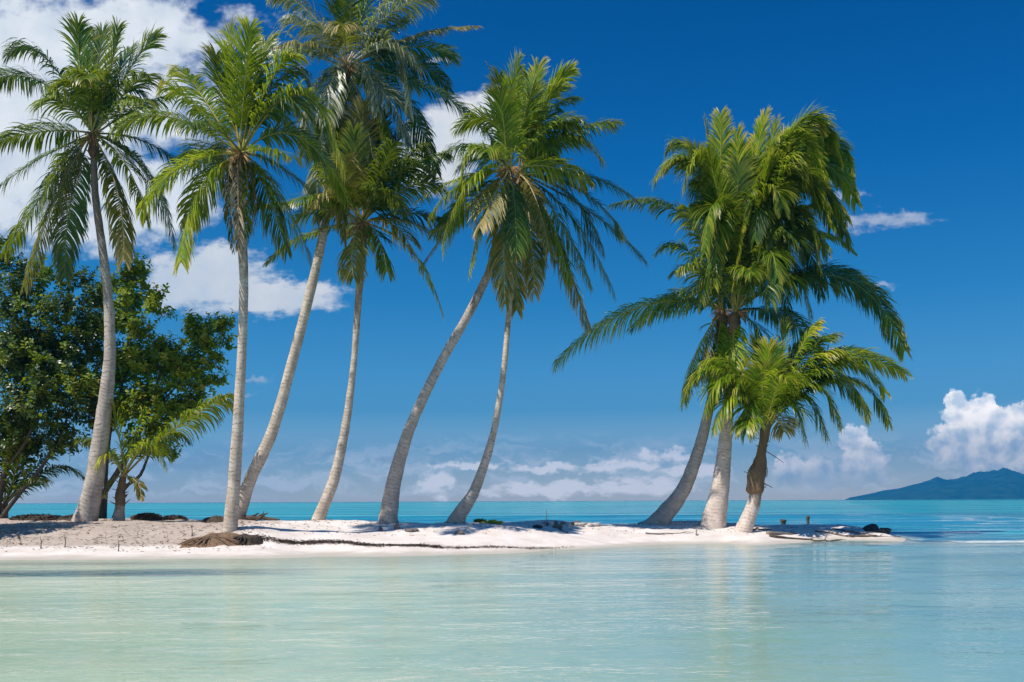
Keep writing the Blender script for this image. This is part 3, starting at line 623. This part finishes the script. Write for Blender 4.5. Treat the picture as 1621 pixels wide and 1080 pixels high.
small = make_palm('palm_tree', 'short young palm with a pale bent foot and fibrous brown shaft, rightmost on the sandbar', [(1172,850,40),(1180,832,38),(1192,800,30),(1198,775,26)], (1180,842), (1211,682), 0.0, TR_PALE, [
 (1242,518,1233,590,0,'l',up), (1216,550,1218,605,-0.6,'l',up), (1292,514,1255,575,-0.4,'l'), (1335,560,1275,580,-0.9,'l'), (1432,592,1315,575,0,'l'), (1386,562,1300,570,0.9,'d'), (1408,672,1330,600,-0.7,'g',dict(L=1.12)), (1332,672,1278,610,-1.1,'g'), (1276,694,1250,640,-0.8,'g'), (1080,632,1136,588,0,'l'), (1116,652,1155,600,-0.8,'l'), (1182,686,1185,640,-1.0,'g',hang), (1150,570,1175,600,0.9,'g'), (1360,640,1290,600,0.9,'d'), (1160,620,1180,620,-0.9,'g'), (1205,590,1208,625,-0.6,'l',up), (1100,600,1150,580,0.7,'l'), (1130,680,1165,625,-1.0,'l'), (1400,620,1310,575,-0.9,'l'), (1375,660,1300,590,-1.3,'g'), (1310,690,1262,625,-0.2,'g'), (1265,545,1240,600,0.7,'l',up), (1320,530,1262,575,0.7,'g'), (1245,600,1230,615,-1.6,'l'), (1195,540,1208,610,0.6,'g',up)], 9, fill=2, L=1.2, lenscale=0.7, dens=1.1, droop=1.3, group='short palms on the sandbar', flowers=0, shaft=[(1196,782,22),(1196,774,28),(1198,752,27),(1203,733,20),(1206,712,15),(1209,695,14),(1213,670,15),(1216,650,8)])

Dq = small.location.y
for pts_, r_ in [([(1208,712),(1222,720),(1241,733)], .022), ([(1200,745),(1206,762),(1222,772)], .035), ([(1196,752),(1188,748),(1184,762)], .03), ([(1204,735),(1214,742),(1214,756)], .03), ([(1200,722),(1193,730),(1192,744)], .028)]:
    v2, f2, _ = tube(catmull([PT(a_, b_, Dq-.12) for a_, b_ in pts_], 8), [r_*(1-.8*i/8)+.004 for i in range(9)], 7, .2)
    mesh_obj('leaf_stalk', v2, f2, FIBRE, small)
# low palms inside the thicket
make_palm('palm_tree', 'stunted young palm with withered leaf bases beside the grey trunk, one frond reaching right', [(187,824,30),(189,808,22),(190,795,20)], (189,820), (197,752), 0.0, TR_GREY, [
 (366,626,290,668,-0.4,'g',dict(L=1.1,droop=2.0)), (263,738,235,705,-0.8,'l'), (176,640,188,690,-0.5,'l',up), (230,650,215,690,0.3,'l'), (150,740,172,722,-0.9,'l'), (300,700,250,690,0.6,'d'), (222,790,218,765,-0.6,'o',dict(L=0.4)), (165,785,175,762,-0.5,'o',dict(L=0.4)), (130,700,165,705,0.6,'d')], 12, fill=0, L=0.85, lenscale=0.6, group='short palms on the sandbar', flowers=0,
 base=gD(189,36.6), shaft=[(190,800,15),(191,785,15),(193,770,12),(196,752,9)])
make_palm('palm_tree', 'trunkless palm low under the dark left tree, fronds fanned over the bank edge', [(2,822,26),(4,812,24),(6,804,18)], (4,822), (8,800), 0.0, TR_GREY, [
 (138,764,85,742,-0.4,'d'), (110,700,62,735,0.3,'d'), (60,672,38,735,0.1,'d',up), (10,660,10,730,-0.2,'d',up), (-70,690,-25,735,-0.3,'g'), (-95,770,-40,765,-0.6,'d'), (75,760,45,765,-1.0,'g'), (35,690,25,745,-0.9,'g',up)], 13, fill=0, L=0.75, group='short palms on the sandbar', flowers=0,
 base=ground(4,820)+Vector((0,0.2,-0.05)))

# ------------------------------------------------------------------ broad-leaved trees
def broad_tree(label, D, limbs, clumps, seed, nspr, lmats, basept):
    R = random.Random(seed)
    root = empty('broadleaf_tree', basept); tag(root, label, 'tree', 'broad-leaved trees on the left bank')
    V, Fc = [], []
    for limb in limbs:
        pts = [PT(a, b, D+dd) for a, b, dd, r in limb]
        if limb[0][3] > 0.08: pts[0].z = basept.z-0.1
        pa = catmull(pts, 16); rr = [float(np.interp(i/16*(len(pts)-1), range(len(pts)), [q[3] for q in limb])) for i in range(17)]
        v2, f2, _ = tube(pa, rr, 9, 0.25, seed); o0 = len(V); V += v2; Fc += [tuple(i+o0 for i in f) for f in f2]
    V, Fc, MI, RN, AL = V, Fc, [], [], []
    mesh_obj('trunk', V, Fc, BARK, root)
    V, Fc, MI, RN, AL = [], [], [], [], []
    TV, TF = [], []
    areas = [c[2]**2 for c in clumps]
    for k in range(nspr):
        cx_, cy_, r_, dd = R.choices(clumps, areas)[0]
        rm = r_/F*D
        cc = PT(cx_, cy_, D+dd)
        dv = Vector((R.gauss(0, 1), R.gauss(0, 1), R.gauss(0, 1))).normalized()
        rad_ = rm*(R.uniform(0.1, 1.0)**0.5)*(0.78+0.75*noise.noise(dv*2.3+Vector((cx_*0.1, seed, 0))))
        c = cc+dv*rad_
        ax = (dv*0.8+Vector((0, 0, 0.7))+Vector((R.gauss(0, .35), R.gauss(0, .35), R.gauss(0, .35)))).normalized()
        ln = R.uniform(0.22, 0.5)
        A = ax.orthogonal().normalized(); B = ax.cross(A)
        sr = R.random(); yel = R.random() < 0.06
        # twig
        b0 = len(TV); s0 = c-ax*ln*0.6; e0 = c+ax*ln
        for q, wq in ((s0, 0.012), (e0, 0.004)):
            for j in range(3):
                a = j*2.094; TV.append(q+(A*math.cos(a)+B*math.sin(a))*wq)
        for j in range(3): TF.append((b0+j, b0+(j+1) % 3, b0+3+(j+1) % 3, b0+3+j))
        nl_ = R.randint(7, 11)
        for j in range(nl_):
            f = j/nl_; a = j*2.4+R.uniform(-.3, .3)
            o_ = s0.lerp(e0, 0.3+0.7*f)
            d = (ax*R.uniform(0.35, 0.8)+(A*math.cos(a)+B*math.sin(a))).normalized()
            d.z -= 0.15; d.normalize()
            sd_ = d.cross(ax)
            if sd_.length < 1e-3: sd_ = A.copy()
            sd_.normalize(); up_ = sd_.cross(d).normalized()
            L_ = R.uniform(0.11, 0.24); W_ = L_*R.uniform(0.24, 0.34)
            i0 = len(V)
            V += [o_, o_+d*L_*0.4-sd_*W_+up_*0.02, o_+d*L_*0.45, o_+d*L_*0.4+sd_*W_+up_*0.02, o_+d*L_*0.8-sd_*W_*0.8+up_*0.0, o_+d*L_*0.8+sd_*W_*0.8, o_+d*L_-up_*0.025]
            Fc += [(i0, i0+2, i0+1), (i0, i0+3, i0+2), (i0+1, i0+2, i0+6, i0+4), (i0+2, i0+3, i0+5, i0+6)]
            rn = min(1, max(0, sr*0.5+R.random()*0.5)); RN += [rn]*7; AL += [1.0 if yel else 0.2]*7
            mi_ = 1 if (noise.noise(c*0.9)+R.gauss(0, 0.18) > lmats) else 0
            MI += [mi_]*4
    nb = len(V)
    V += TV; Fc += [tuple(i+nb for i in f) for f in TF]; MI += [2]*len(TF); RN += [0.5]*len(TV); AL += [0.2]*len(TV)
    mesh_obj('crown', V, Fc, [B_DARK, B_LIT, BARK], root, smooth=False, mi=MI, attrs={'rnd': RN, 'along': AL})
    return root
bl = gD(-10, 39.6)
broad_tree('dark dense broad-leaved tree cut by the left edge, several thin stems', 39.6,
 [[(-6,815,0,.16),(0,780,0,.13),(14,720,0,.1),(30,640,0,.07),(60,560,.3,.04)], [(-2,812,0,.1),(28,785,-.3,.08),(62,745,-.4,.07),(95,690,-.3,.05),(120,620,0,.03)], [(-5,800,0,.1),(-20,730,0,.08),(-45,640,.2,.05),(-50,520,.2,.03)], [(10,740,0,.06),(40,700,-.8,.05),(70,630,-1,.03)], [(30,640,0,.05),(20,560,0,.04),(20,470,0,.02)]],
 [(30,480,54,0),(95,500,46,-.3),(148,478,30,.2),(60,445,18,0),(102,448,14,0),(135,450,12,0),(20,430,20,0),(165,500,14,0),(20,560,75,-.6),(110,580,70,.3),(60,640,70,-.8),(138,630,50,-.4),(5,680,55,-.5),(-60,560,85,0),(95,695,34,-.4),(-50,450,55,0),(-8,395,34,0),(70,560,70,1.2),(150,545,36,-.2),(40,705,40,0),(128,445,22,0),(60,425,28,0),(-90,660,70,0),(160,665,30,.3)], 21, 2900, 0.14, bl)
bl2 = gD(166, 40.0)
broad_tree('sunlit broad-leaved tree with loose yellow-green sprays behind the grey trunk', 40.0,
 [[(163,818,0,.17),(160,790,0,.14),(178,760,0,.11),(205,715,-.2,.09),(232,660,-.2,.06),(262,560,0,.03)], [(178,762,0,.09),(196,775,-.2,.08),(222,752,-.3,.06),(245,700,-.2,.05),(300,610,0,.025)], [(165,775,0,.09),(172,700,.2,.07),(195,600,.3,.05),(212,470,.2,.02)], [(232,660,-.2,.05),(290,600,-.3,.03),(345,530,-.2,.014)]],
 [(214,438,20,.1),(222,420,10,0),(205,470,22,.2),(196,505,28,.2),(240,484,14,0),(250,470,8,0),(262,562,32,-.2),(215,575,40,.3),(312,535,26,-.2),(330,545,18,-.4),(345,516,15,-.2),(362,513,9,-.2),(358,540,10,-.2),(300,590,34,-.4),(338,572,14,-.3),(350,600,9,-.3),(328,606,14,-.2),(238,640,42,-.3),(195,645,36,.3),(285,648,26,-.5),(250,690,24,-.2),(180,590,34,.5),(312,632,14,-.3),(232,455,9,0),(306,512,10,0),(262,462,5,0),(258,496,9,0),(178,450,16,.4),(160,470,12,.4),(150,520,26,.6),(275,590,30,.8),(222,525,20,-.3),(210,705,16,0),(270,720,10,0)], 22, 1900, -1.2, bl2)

shade_tree_base = ground(-200, 826)  # tree out of view, added to cast shade on the left bank
broad_tree('unseen broad-leaved tree beyond the left edge, added to shade the bank', 31.5,
 [[(-200,830,0,.2),(-190,760,0,.15),(-170,660,0,.1),(-150,560,0,.04)], [(-192,770,0,.1),(-130,690,0,.07),(-80,610,0,.03)], [(-190,750,0,.1),(-260,660,0,.07),(-300,560,0,.03)]],
 [(-190,600,100,0),(-175,530,85,0),(-125,590,60,.4),(-110,640,60,0),(-280,620,100,0),(-180,690,80,-.5),(-90,700,45,.5),(-240,560,70,0)], 23, 1200, 0.0, shade_tree_base)

# ------------------------------------------------------------------ stones, roots, driftwood, litter
def simple_mat(name, c1, c2, rough=0.85, sc=8, bump=0.5):
    m, t = mat(name); nz = t.noise(pos(t), sc, 5, 0.6)
    s_ = t.n('ShaderNodeBsdfPrincipled', inp={'Base Color': t.mix(t.ss(nz, 0.3, 0.7), c1, c2), 'Roughness': rough, 'Normal': t.bump(nz, bump, 0.03)})
    finish(t, s_.outputs[0]); return m
ROCK = simple_mat('wet_black_rock', (0.012,0.012,0.012), (0.05,0.045,0.04), 0.5)
GROCK = simple_mat('grey_stone', (0.08,0.075,0.07), (0.20,0.18,0.16))
PROCK = simple_mat('coral_stone', (0.40,0.36,0.32), (0.62,0.57,0.52))
WOOD = simple_mat('driftwood_dark', (0.045,0.03,0.02), (0.14,0.10,0.07), 0.9, 14)
WOODP = simple_mat('driftwood_grey', (0.16,0.12,0.09), (0.34,0.28,0.23), 0.9, 14)
ROOT = simple_mat('palm_root_brown', (0.10,0.055,0.03), (0.30,0.19,0.11), 0.95, 22, 1.0)
DROOT = simple_mat('palm_root_dark', (0.03,0.022,0.016), (0.10,0.07,0.05), 0.95, 22, 1.0)
LITTER = simple_mat('dry_leaf_litter', (0.06,0.035,0.02), (0.24,0.15,0.09), 0.9, 30, 0.1)
def lump(c, sx_, sy_, sz_, seed, rough=0.35, n=2):
    import bmesh
    bm = bmesh.new(); bmesh.ops.create_icosphere(bm, subdivisions=n, radius=1.0)
    for v in bm.verts:
        k = 1+rough*noise.fractal(v.co*1.1+Vector((seed*3.1, seed, 0)), 0.8, 2.1, 4)
        v.co = Vector((v.co.x*sx_*k, v.co.y*sy_*k, v.co.z*sz_*k))+c
    V = [v.co.copy() for v in bm.verts]; Fc = [tuple(v.index for v in f.verts) for f in bm.faces]; bm.free()
    return V, Fc
def stone(px, py, wpx, hpx, label, m, seed, group=None, name='rock'):
    g = ground(px, py); k = g.y/F
    V, Fc = lump(g+Vector((0, 0, hpx*k*0.25)), wpx*k/2, wpx*k/2.4, hpx*k*0.62, seed, 0.4, 3)
    return tag(recentre(mesh_obj(name, V, Fc, m, smooth=False)), label, name.replace('_', ' '), group)
stone(1380, 842, 26, 13, 'black wet rock at the tip of the sandbar, the one nearer the palms', ROCK, 1, 'black rocks at the tip of the sandbar')
stone(1397, 844, 24, 10, 'lower black rock at the tip of the sandbar, the one farther from the palms', ROCK, 2, 'black rocks at the tip of the sandbar')
stone(728, 846, 15, 8, 'rounded dark grey stone alone on bright sand right of the thin curved trunk', GROCK, 3)
stone(628, 838, 8, 12, 'upright dark stone in front of the wide-footed leaning trunk', GROCK, 4)
stone(602, 840, 7, 7, 'small dark stone left of the upright one', GROCK, 5)
stone(652, 841, 22, 6, 'flat broad dark stone lying right of the upright one', GROCK, 6)
Rr = random.Random(5)
ORD = ['first','second','third','fourth','fifth','sixth','seventh','eighth','ninth','tenth','eleventh','twelfth','thirteenth','fourteenth','fifteenth','sixteenth','seventeenth','eighteenth']
for k in range(18):
    m_ = Rr.choice([PROCK, GROCK, ROCK, PROCK]); nm = {PROCK.name: 'pale', GROCK.name: 'grey', ROCK.name: 'black'}[m_.name]
    wd_ = Rr.uniform(6, 18); sz_ = 'large' if wd_ > 13 else ('small' if wd_ < 9 else 'medium')
    stone(850+k*5.6+Rr.uniform(-2, 2), Rr.uniform(830, 836), wd_, Rr.uniform(3, 7), f'{sz_} {nm} stone, {ORD[k]} from the left in the rubble on the crest', m_, 10+k, 'rubble stones on the crest of the sandbar')
for k, (a, b_) in enumerate([(1215,851),(1420,850),(520,842),(458,850)]):
    pass
# root mats are parts of their palms
def root_clump(parent, px, py, wpx, hpx, m, seed, nroot=60):
    g = ground(px, py); k = g.y/F
    V, Fc = [], []
    NR, NA = 14, 40; rx_, ry_ = wpx*k*0.62, wpx*k*0.42
    for i in range(NR+1):
        for j in range(NA):
            r_ = i/NR; a = j/NA*6.2832; rr_ = r_*(1+0.18*noise.noise((math.cos(a)*1.5+seed, math.sin(a)*1.5, 0)))
            x_, y_ = g.x+math.cos(a)*rr_*rx_, g.y+math.sin(a)*rr_*ry_
            hz_ = hpx*k*(1-r_**2)**1.6*(1+0.5*noise.fractal((x_*3, y_*3, seed), 0.8, 2.1, 4))
            V.append(Vector((x_, y_, float(hgt(x_, y_))+hz_-0.05*r_**3)))
    Fc = [(i*NA+j, i*NA+(j+1) % NA, (i+1)*NA+(j+1) % NA, (i+1)*NA+j) for i in range(NR) for j in range(NA)]
    R = random.Random(seed)
    for j in range(nroot):
        a = R.uniform(0, 6.28); r1_, r2_ = R.uniform(0.1, .5), R.uniform(0.85, 1.2)
        p0 = g+Vector((math.cos(a)*r1_*wpx*k/2, math.sin(a)*r1_*wpx*k/3.2, hpx*k*(1.0-r1_*0.4)))
        p2 = g+Vector((math.cos(a+.2)*r2_*wpx*k/2, math.sin(a+.2)*r2_*wpx*k/3.2, -0.05+hpx*k*0.1))
        p1 = p0.lerp(p2, 0.55)+Vector((R.gauss(0, .04), R.gauss(0, .04), hpx*k*0.25))
        v2, f2, _ = tube(catmull([p0, p1, p2], 5), [0.018]*6, 4); o0 = len(V); V += v2; Fc += [tuple(i+o0 for i in f) for f in f2]
    return mesh_obj('root_clump', V, Fc, m, parent)
root_clump(palm_b, 340, 860, 98, 12, ROOT, 37, 60)
root_clump(palm_b, 388, 858, 56, 10, DROOT, 34, 60)
root_clump(palm_c, 345, 826, 50, 9, DROOT, 32, 40)
root_clump(palm_a, 122, 824, 54, 10, DROOT, 33, 50)
for px, py, wd, hh_, lb in [(234,822,44,8,'taller dark heap of leaf litter right of the stunted palm'), (275,823,40,5,'lower dark heap of leaf litter, nearer the lime palm'), (60,824,90,8,'long dark heap of leaf litter under the left tree')]:
    g = ground(px, py); k = g.y/F
    V, Fc = lump(g, wd*k/2, wd*k/3, hh_*k, px, 0.35, 4)
    R = random.Random(px)
    for j in range(350):
        a = R.uniform(0, 6.28); r_ = R.uniform(0, 1.15)**0.6
        c = g+Vector((math.cos(a)*r_*wd*k/2, math.sin(a)*r_*wd*k/3, hh_*k*max(0, 1-r_*r_)**0.5+0.02))
        d = Vector((R.gauss(0, 1), R.gauss(0, 1), R.gauss(0, .5))).normalized()*0.09; e = d.orthogonal().normalized()*0.03
        i0 = len(V); V += [c-d, c+e, c+d, c-e]; Fc.append((i0, i0+1, i0+2, i0+3))
    tag(recentre(mesh_obj('litter_heap', V, Fc, DROOT, smooth=False)), lb, 'litter heap', 'heaps of leaf litter on the left bank')
def branch(pts_px, r0, label, m, seed, name='driftwood', forks=3, lift=0.03, group='driftwood on the sandbar'):
    R = random.Random(seed)
    P = [ground(a, b_)+Vector((0, 0, lift+(h_ if h_ else 0))) for a, b_, h_ in pts_px]
    n = 14; pa = catmull(P, n)
    pa = [q+Vector((0, R.gauss(0, .012), R.gauss(0, .01))) for q in pa]
    V, Fc, _ = tube(pa, [r0*(1-0.75*i/n) for i in range(n+1)], 8, 0.3, seed)
    for k in range(forks):
        i = R.randint(3, n-3); s = pa[i]; d = (pa[-1]-pa[0]).normalized()
        e = s+(d*R.uniform(.2, .6)+Vector((0, R.uniform(-.5, .5), R.uniform(0.0, .35))))*min(1.0, (pa[-1]-pa[0]).length*0.4)
        v2, f2, _ = tube(catmull([s, s.lerp(e, .5)+Vector((0, 0, .03)), e], 6), [r0*.45*(1-i_/8) for i_ in range(7)], 6); o0 = len(V); V += v2; Fc += [tuple(j+o0 for j in f) for f in f2]
    return tag(recentre(mesh_obj(name, V, Fc, m)), label, name.replace('_', ' '), group)
branch([(384,822,.02),(412,822,.06),(442,824,.0)], .13, 'dark driftwood log just right of the two crossing trunks', WOOD, 1)
branch([(405,826,.0),(415,824,.16),(418,822,.34)], .03, 'thin twig sticking up from the dark log', WOOD, 2, forks=1)
branch([(1215,846,0),(1245,846,0),(1262,845,0)], .09, 'stubby driftwood log right of the short bent palm', WOODP, 3, forks=1)
branch([(1218,850,0),(1262,854,0),(1300,857,0),(1332,856,0)], .05, 'long dark thin branch lying in front of the stubby log', WOOD, 4)
branch([(1290,842,0),(1318,846,0),(1352,852,0)], .05, 'dark forked branch crossing the tip of the sandbar', WOOD, 5, forks=5)
branch([(1318,838,0),(1345,843,0),(1382,848,0)], .045, 'slim dark branch ending at the black rocks', WOOD, 6, forks=4)
branch([(1345,850,0),(1385,850,0),(1425,852,0)], .05, 'flat branch at the water edge beyond the sandbar tip', WOOD, 7, forks=3)
branch([(1022,846,0),(1060,846,0),(1098,845,0)], .03, 'straight thin stick lying before the left-leaning trunk', WOODP, 8, forks=1)
branch([(1102,848,0),(1102,846,.1),(1101,845,.22)], .035, 'short stump of wood standing in front of the thick pale trunk', WOODP, 9, forks=0)
branch([(1172,842,.0),(1195,840,.03),(1222,839,0)], .06, 'dark log half behind the short bent palm', WOOD, 10, forks=1)
branch([(884,838,0),(892,842,0),(902,846,0)], .025, 'crooked twig on the bright sand below the rubble heap', WOOD, 11, forks=2)
for k, (a, b_) in enumerate([(102,866),(187,872),(303,850),(64,868)]):
    branch([(a, b_, -.05),(a+1, b_-1, .14),(a-1, b_-1, .32)], .018, ['thin upright stick below the cracked bank, second from the left edge','thin upright stick on pale sand, nearest the water','upright twig on the bank left of the brown root clump','thin upright stick below the cracked bank, closest to the left edge'][k], WOOD, 40+k, 'stick', forks=2, group='upright sticks on the left bank')

def scatter(name, n, fn, m, size, seed, label_kind='stuff'):
    R = random.Random(seed); V, Fc = [], []
    for k in range(n):
        x_, y_ = fn(R)
        z_ = float(hgt(x_, y_))+0.02
        c = Vector((x_, y_, max(z_, 0.015)+R.uniform(0, .03)))
        a = R.uniform(0, 6.28); s_l = size*R.uniform(.5, 1.5)
        d = Vector((math.cos(a), math.sin(a)*.7, R.uniform(-.1, .3)))*s_l; e = Vector((-math.sin(a), math.cos(a), R.uniform(-.2, .3)))*s_l*R.uniform(.15, .45)
        i0 = len(V); V += [c-d, c+e, c+d, c-e, c+Vector((0, 0, -.015))]
        Fc += [(i0, i0+1, i0+2, i0+3), (i0, i0+4, i0+1), (i0+1, i0+4, i0+2), (i0+2, i0+4, i0+3), (i0+3, i0+4, i0)]
    return tag(mesh_obj(name, V, Fc, m, smooth=False), kind=label_kind)
def f_bank(R):
    px = R.uniform(-250, 430); D = R.triangular(29, 38, 31); return ((px-CX)/F*D, D)
scatter('leaf_litter', 800, f_bank, LITTER, .055, 3)
def f_trunk_shadow(R):
    px = R.uniform(402, 915); 
    if R.random() < ((px-440)/480)**2: px = R.uniform(440, 700)
    g0 = trunk_shadow_cache[int((px-400)/4)]; return ((px-CX)/F*(g0+0.12*math.sin(px*.05)+R.gauss(0, .10)), g0+0.12*math.sin(px*.05)+R.gauss(0, .10))
trunk_shadow_cache = [ground(px, float(np.interp(px, [400,440,520,700,900,960], [853,856,860,867,868.5,865]))).y for px in range(400, 968, 4)]
scatter('trunk_shadow_flecks', 3000, f_trunk_shadow, WOOD, .045, 4)  # dark flecks strewn to draw a palm trunk's shadow across the sand
def f_cr(R):
    px = R.uniform(430, 1350); i = np.interp(px, XP, DRT)-R.uniform(0, 3.5)**1.1; return ((px-CX)/F*i, i)
scatter('coral_fragments', 700, f_cr, LITTER, .045, 5)

def f_base(R):
    q = R.choice(BASES); a = R.uniform(0, 6.28); r_ = 0.35+abs(R.gauss(0, .55)); return (q[0]+math.cos(a)*r_, q[1]+math.sin(a)*r_)
BASES = [tuple(o.location) for o in COL.objects if o.name.startswith('palm_tree')]
scatter('bark_litter', 900, f_base, LITTER, .04, 8)
# creeping plant with yellow leaves
def plant(px, py, wpx, hpx, m, n, label, seed):
    g = ground(px, py); k = g.y/F; R = random.Random(seed); V, Fc = [], []
    for j in range(n):
        a = R.uniform(0, 6.28); r_ = R.random()**.6
        c = g+Vector((math.cos(a)*r_*wpx*k/2, math.sin(a)*r_*wpx*k/3, R.random()*hpx*k*(1-r_*.6)))
        d = Vector((math.cos(a), math.sin(a), R.uniform(.2, 1))).normalized()*R.uniform(.05, .09); e = d.orthogonal().normalized()*.03
        i0 = len(V); V += [c-d, c+e, c+d*1.2, c-e]; Fc.append((i0, i0+1, i0+2, i0+3))
    tag(recentre(mesh_obj('creeping_plant', V, Fc, m, smooth=False, attrs={'rnd': [R.random() for _ in V], 'along': [.3]*len(V)})), label, 'plant', 'low plants on the crest')
YEL = simple_mat('yellow_leaf', (0.30,0.34,0.02), (0.62,0.55,0.04), .6)
plant(780, 829, 30, 6, YEL, 160, 'yellow-leaved creeping plant on the crest right of the thin curved trunk', 1)
plant(760, 828, 18, 8, G_DARK, 110, 'dark green tuft beside the yellow-leaved creeping plant', 2)

# low net fence standing in the shallows behind the tip
def at_water(px, D): return Vector(((px-CX)/F*D, D, 0))
FD = 50.0
a0, a1 = at_water(1175, FD), at_water(1335, FD-2)
nf = empty('net_fence', a0.lerp(a1, .5)); tag(nf, 'low dark net fence standing in the shallows behind the sandbar tip', 'fence')
Vn, Fn = [], []
for k in range(33):
    q = a0.lerp(a1, k/32); v2, f2, _ = tube([q+Vector((0, 0, -.1)), q+Vector((0, 0, .2)), q+Vector((0, 0, .40+.03*math.sin(k*1.7)))], [.012]*3, 5); o0 = len(Vn); Vn += v2; Fn += [tuple(j+o0 for j in f) for f in f2]
mesh_obj('stakes', Vn, Fn, WOODP, nf)
Vn, Fn = [], []
for hgt_ in (.12, .24, .38):
    v2, f2, _ = tube([a0.lerp(a1, k/16)+Vector((0, .02, hgt_-.03*abs(math.sin(k*.8)))) for k in range(17)], [.008]*17, 4); o0 = len(Vn); Vn += v2; Fn += [tuple(j+o0 for j in f) for f in f2]
mesh_obj('net', Vn, Fn, WOOD, nf)
for px, hgt_, wd, lb in [(1240,.62,.16,'squat dark mooring post left of the taller post behind the net fence'), (1279,.80,.10,'taller dark mooring post standing in water behind the net fence')]:
    q = at_water(px, FD+.6)
    v2, f2, _ = tube(catmull([q+Vector((0, 0, -.4)), q+Vector((.01, 0, .2)), q+Vector((-.01, 0, hgt_*.8)), q+Vector((0, 0, hgt_))], 10), [wd*.7]*7+[wd, wd*1.05, wd, wd*.7], 10, .15)
    tag(recentre(mesh_obj('mooring_post', v2, f2, WOOD)), lb, 'post', 'mooring posts behind the sandbar')
q = at_water(865, 75)
v2, f2, _ = tube([q+Vector((0, 0, -.5)), q+Vector((0, 0, .3)), q+Vector((.03, 0, .95))], [.035, .03, .025], 6); 
st = tag(recentre(mesh_obj('marker_stake', v2, f2, WOOD)), 'thin marker stake alone in the turquoise water behind the sandbar', 'stake')
